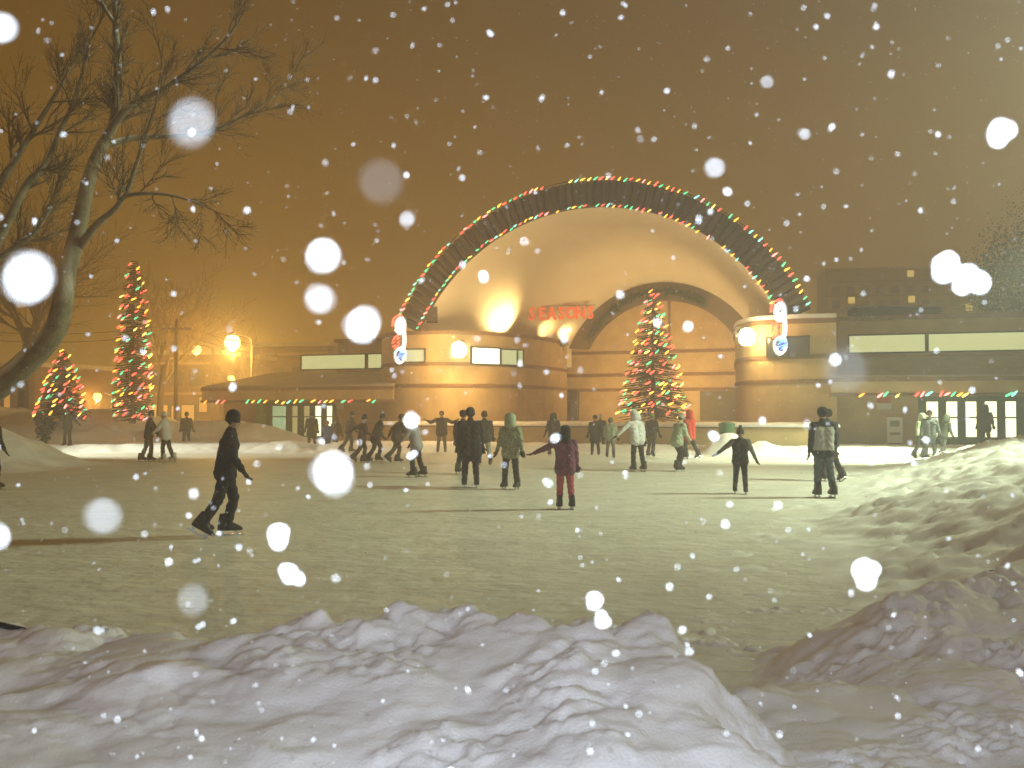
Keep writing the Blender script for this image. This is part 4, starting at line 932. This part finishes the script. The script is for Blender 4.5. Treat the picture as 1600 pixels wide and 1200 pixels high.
person('skater in dark jacket with elbows raised in front of the terrace wall', 690, 708, 1.78, 180, (.03, .026, .028), (.10, .10, .085), 'short', (.03, .02, .02), 0, ((4, 6, 4), (0, 6, 4)), ((10, 64, 110), (10, 64, 110)), long=.04, bulk=1.1)
person('skater in dark clothes leaning towards the lilac grey jacket', 620, 724, 1.70, -60, (.05, .04, .028), (.04, .035, .03), 'short', (.03, .02, .015), 14, ((22, 3, 30), (-20, 3, 20)), ((-30, 12, 20), (30, 12, 30)), bulk=1.1)
person('skater in bulky black coat bent forward in mid stride', 588, 722, 1.74, -75, (.018, .02, .02), BK, 'beanie', (.05, .05, .045), 16, ((24, 3, 34), (-14, 3, 16)), ((20, 12, 30), (-25, 12, 20)), (8, 0), .08, bulk=1.15)
person('slim skater in dark tracksuit pulled along by an outstretched arm', 566, 724, 1.66, -70, (.06, .035, .03), BK, 'beanie', BK, 6, ((18, 3, 24), (-16, 3, 22)), ((-58, 10, 6), (20, 10, 40)), boot=0)
person('skater in dark jacket trailing an arm in front of the left doors', 545, 708, 1.80, -70, (.03, .03, .032), CH, 'beanie', BK, 10, ((20, 3, 20), (-18, 3, 14)), ((30, 10, 20), (40, 12, 20)))
person('person in long dark coat standing before the left glass doors', 487, 704, 1.74, 20, (.03, .04, .03), BR, 'beanie', BK, 3, ((8, 4, 6), (-8, 4, 6)), long=.16)
person('child in bright blue jacket and red hat by the left doors', 512, 706, 1.36, 165, (.03, .06, .17), NV, 'beanie', (.30, .05, .03), 4, GLIDE, bulk=1.05)
person('person in brown fur coat close behind the child in blue', 524, 705, 1.50, -20, (.05, .045, .03), BK, 'hood', (.05, .045, .03), 8, GLIDE, bulk=1.1)
person('skater in dark jacket holding both hands of the white jacket at the left', 232, 722, 1.76, -80, (.03, .032, .03), (.07, .05, .035), 'beanie', (.04, .04, .045), 6, ((10, 3, 12), (-10, 4, 10)), ((36, 8, 10), (36, 8, 10)))
person('skater in white jacket and hat facing a dark partner at the left', 259, 722, 1.74, 84, (.55, .54, .55), BK, 'beanie', (.60, .58, .62), 6, ((10, 3, 12), (-10, 4, 10)), ((38, 8, 12), (38, 8, 12)), boot=1)
person('distant figure with arms spread in front of the small decorated spruce', 105, 695, 1.66, 175, (.03, .03, .025), (.025, .025, .02), 'beanie', BK, 2, ((3, 4, 4), (3, 4, 4)), ((4, 48, 4), (4, 38, 4)), skates=False, Y=46)
person('distant lone figure in front of the orange lit shop windows', 291, 698, 1.72, 10, (.05, .05, .025), (.04, .035, .03), 'beanie', BK, 2, skates=False, Y=49.5)
person('skater in dark jacket with grey front and cap facing the camera at the right', 1453, 719, 1.80, 175, (.10, .115, .115), (.06, .07, .07), 'beanie', (.05, .04, .03), 2, GLIDE, ((8, 14, 12), (8, 14, 12)), scarf=(.3, .33, .27), bulk=1.08)
person('skater in pale green jacket half hidden at the left of the group', 1441, 717, 1.68, -160, (.34, .38, .24), (.05, .055, .05), 'hood', (.34, .38, .24), 4, GLIDE)
person('skater in dark green jacket leaning right beside the group', 1474, 716, 1.66, -70, (.07, .085, .06), (.09, .10, .09), 'hood', (.09, .11, .08), 18, ((20, 3, 24), (-10, 3, 10)), ((24, 10, 20), (20, 10, 20)))
person('person in black coat waiting in front of the right glass doors', 1540, 698, 1.72, -25, (.018, .018, .016), BK, 'hood', (.018, .018, .016), 2, long=.10, skates=False, Y=41.0)
person('skater in black just entering at the left edge of the picture', -15, 766, 1.70, -90, BK, BK, 'beanie', BK, 6, GLIDE)
# stick half buried in the near bank
hs = gnd(-30, 978, .62); he = gnd(47, 990, .60)
st = empty('hockey_stick', tuple(he)); tag(st, 'dark stick poking out of the near snow at the left edge', 'stick')
d_ = (hs - he)
MB().tube([(0, 0, .01), tuple(d_ * .5 + Vector((0, 0, .02))), tuple(d_ + Vector((0, 0, .03)))], [.016, .016, .016], 6).build('shaft', BOOTK, st)
MB().hexa([Vector(q) for q in ((-.04, -.012, -.10), (.02, -.012, -.08), (.02, .012, -.08), (-.04, .012, -.10), (-.06, -.012, .02), (.03, -.012, .03), (.03, .012, .03), (-.06, .012, .02))]).build('blade', BOOTK, st)
# ================================================================== FALLING SNOW
def flake_mat(name, trans):
    m = bpy.data.materials.new(name); m.use_nodes = True; n = m.node_tree.nodes; l = m.node_tree.links; p = n['Principled BSDF']
    p.inputs['Base Color'].default_value = (.90, .92, .95, 1); p.inputs['Roughness'].default_value = .6
    if trans > 0: p.inputs['Alpha'].default_value = 1 - trans
    return m
LV = [1, .6, .35, .2, .12, .07, .04, .023, .013, .0075, .0042, .0024]
FL = {k: flake_mat('snowflake', 1 - a) for k, a in enumerate(LV)}
def clump(seed, n=7):
    rr = random.Random(seed); mb = MB()
    V, F = ico(1)
    for k in range(n):
        c = np.array([rr.gauss(0, .22), rr.gauss(0, .22), rr.gauss(0, .22)]) if k else np.zeros(3); s = rr.uniform(.22, .40) if k else .42
        mb.add((V * s * np.array([1, 1, rr.uniform(.6, 1)]) + c).tolist(), F)
    return mb
CL = {(t, k): clump(40 + k).mesh('snowflake', FL[t], True) for t in FL for k in range(3)}
ABLUR = 35 / 4.4 / 1000 * FPX
def flake(px, py, diam, t, label, size=None, ratio=.34):
    """a flake close to the lens: its distance follows from how large its blur is"""
    diam *= .95; d = ABLUR / (diam / (1 + ratio * .55)); p = at(px, py, d); sz = size or ratio * 35 / 4.4 / 1000
    peak = FLASH / (4 * math.pi * (d * d + .006)) * .45 * min(1, .55 * (sz / .008) ** 2)       # how bright the blur disc would be were the flake solid
    want = {0: 1.9, 1: .46, 2: .16, 3: .075}[t]; lv = min(range(len(LV)), key=lambda k: abs(math.log(LV[k] * peak / want)))
    if size and size > .005: lv = 0
    o = link('snowflake', CL[(lv, random.randrange(3))])
    o.location = p; o.scale = (sz, sz, sz); o.rotation_euler = (random.uniform(0, 6), random.uniform(0, 6), random.uniform(0, 6))
    tag(o, label, 'snowflake', 'snowflakes drifting close to the lens'); return o
flake(2, 45, 56, 0, 'bright out-of-focus snowflake cut by the left edge near the top')
flake(45, 435, 92, 0, 'largest glaring white snowflake over the trunk of the bare tree')
flake(297, 190, 88, 1, 'large milky lilac snowflake in front of the upper bare branches')
flake(595, 282, 84, 3, 'large faint grey snowflake in the sky left of the arch')
flake(503, 398, 62, 0, 'glaring white snowflake in the sky, uppermost of three left of the arch')
flake(497, 466, 56, 1, 'milky lilac snowflake between two white ones left of the arch')
flake(566, 511, 62, 0, 'white snowflake in front of the left wing roof, nearest the lit figure')
flake(519, 736, 74, 0, 'big glaring white snowflake over the ice in front of the left crowd')
flake(160, 808, 68, 1, 'large pale snowflake over the ice at the left')
flake(-2, 838, 44, 0, 'pale snowflake cut by the left edge over the ice')
flake(300, 936, 58, 2, 'faint grey snowflake just above the left part of the near snow bank')
flake(1320, 577, 84, 3, 'large faint grey snowflake before the corner of the right wing')
flake(643, 657, 29, 0, 'round white snowflake hiding the head of the lilac grey skater')
flake(1117, 262, 38, 1, 'bluish white snowflake in the sky right above the arch')
flake(1198, 128, 25, 1, 'small dull bluish snowflake high in the sky at the right')
flake(1257, 209, 22, 1, 'small bluish snowflake lower right of the dull one in the sky')
flake(1562, 207, 34, 0, 'glaring white snowflake in the sky near the right edge', .0075)
flake(1477, 419, 34, 0, 'left half of the glaring white pair of snowflakes at the right', .009)
flake(1512, 433, 34, 0, 'right half of the glaring white pair of snowflakes at the right', .009)
flake(433, 834, 32, 0, 'white snowflake over the ice beside the black skater', .006)
flake(453, 898, 26, 0, 'ragged white snowflake over the ice above the near bank', .0075)
flake(930, 938, 26, 0, 'upper of two white snowflakes above the near bank crest', .0065)
flake(940, 972, 22, 0, 'lower of two white snowflakes above the near bank crest', .0065)
flake(1349, 892, 30, 0, 'ragged glaring white snowflake over the right bank', .009)
flake(636, 342, 29, 1, 'bluish white snowflake in the sky just left of the arch')
flake(1305, 562, 24, 0, 'small white snowflake inside the faint grey one at the right')
# everything else in the air, too many to count
mb_v = []; mb_f = []
OV, OF = ico(0) if False else (np.array([(1, 0, 0), (-1, 0, 0), (0, 1, 0), (0, -1, 0), (0, 0, 1), (0, 0, -1)], float), [(0, 2, 4), (2, 1, 4), (1, 3, 4), (3, 0, 4), (2, 0, 5), (1, 2, 5), (3, 1, 5), (0, 3, 5)])
rs = random.Random(99)
def put(p, s, k=3):
    for j in range(k):
        q = Matrix.Rotation(rs.uniform(0, 6.28), 3, Vector((rs.gauss(0, 1), rs.gauss(0, 1), rs.gauss(0, 1))).normalized()); o = Vector((rs.gauss(0, .45), rs.gauss(0, .45), rs.gauss(0, .45))) * s
        a = Vector((rs.uniform(.5, 1.1), rs.uniform(.4, .9), rs.uniform(.3, .7))) * s; n = len(mb_v)
        for v in OV: mb_v.append(tuple(Vector(p) + o + q @ Vector((v[0] * a.x, v[1] * a.y, v[2] * a.z))))
        mb_f.extend([(x + n, y + n, z + n) for x, y, z in OF])
spots = [(73, 64, 14), (820, 377, 20), (950, 275, 14), (1075, 510, 22), (867, 684, 20), (858, 755, 20), (1217, 790, 20), (1132, 820, 20), (526, 903, 20), (1078, 1020, 18), (1065, 985, 18), (303, 772, 22), (1228, 349, 14), (1306, 268, 14),
         (387, 328, 16), (154, 985, 18), (183, 1125, 16), (223, 549, 14), (970, 460, 18), (1025, 505, 20), (1150, 890, 12), (722, 277, 14), (749, 238, 11), (508, 254, 14), (587, 127, 13), (453, 175, 13), (996, 203, 12), (878, 20, 13), (1403, 240, 12), (1286, 323, 12), (1233, 828, 14), (1135, 1145, 15), (790, 1078, 12), (573, 730, 14), (223, 551, 14), (788, 727, 14), (616, 587, 12), (1210, 795, 12), (1535, 775, 11), (1490, 315, 12)]
for x, y, dm in spots: put(at(x, y, ABLUR / dm * 1.35), .0016)
for k in range(16000):
    d = 1.0 + 13 * rs.random() ** .8; px = rs.uniform(-500, 2100); py = rs.uniform(-400, 1300); p = at(px, py, d)
    if p.z < .1: continue
    put(p, rs.choice((.0014, .0018, .0022, .003, .004)) * (1 if d < 4 else 1.25), 2)
for k in range(3500):
    p = (rs.choice((-1, 1)) * rs.uniform(1.2, 7), rs.uniform(-.5, 9), rs.uniform(.9, 5.5))
    if abs(p[0]) > .75 * max(p[1], 0) + .6: put(p, rs.choice((.0014, .0018, .0022, .003)), 2)
me = bpy.data.meshes.new('falling_snow'); me.from_pydata(mb_v, [], mb_f); me.materials.append(FL[0]); me.update()
tag(link('falling_snow', me), 'fine falling snow filling the night air', 'snow', kind='stuff')

# ================================================================== HAZE of falling snow
hz = bpy.data.materials.new('snowy_haze'); hz.use_nodes = True; hn = hz.node_tree.nodes; hn.remove(hn['Principled BSDF'])
pv = hn.new('ShaderNodeVolumePrincipled'); pv.inputs['Color'].default_value = (.92, .90, .86, 1); pv.inputs['Density'].default_value = HAZE_DENSITY; pv.inputs['Anisotropy'].default_value = .72
hz.node_tree.links.new(pv.outputs[0], hn['Material Output'].inputs['Volume'])
tag(MB().box((-150, -12, -1), (170, 235, 38)).build('haze', hz), 'snowy night air veiling the far buildings', 'haze', kind='stuff')
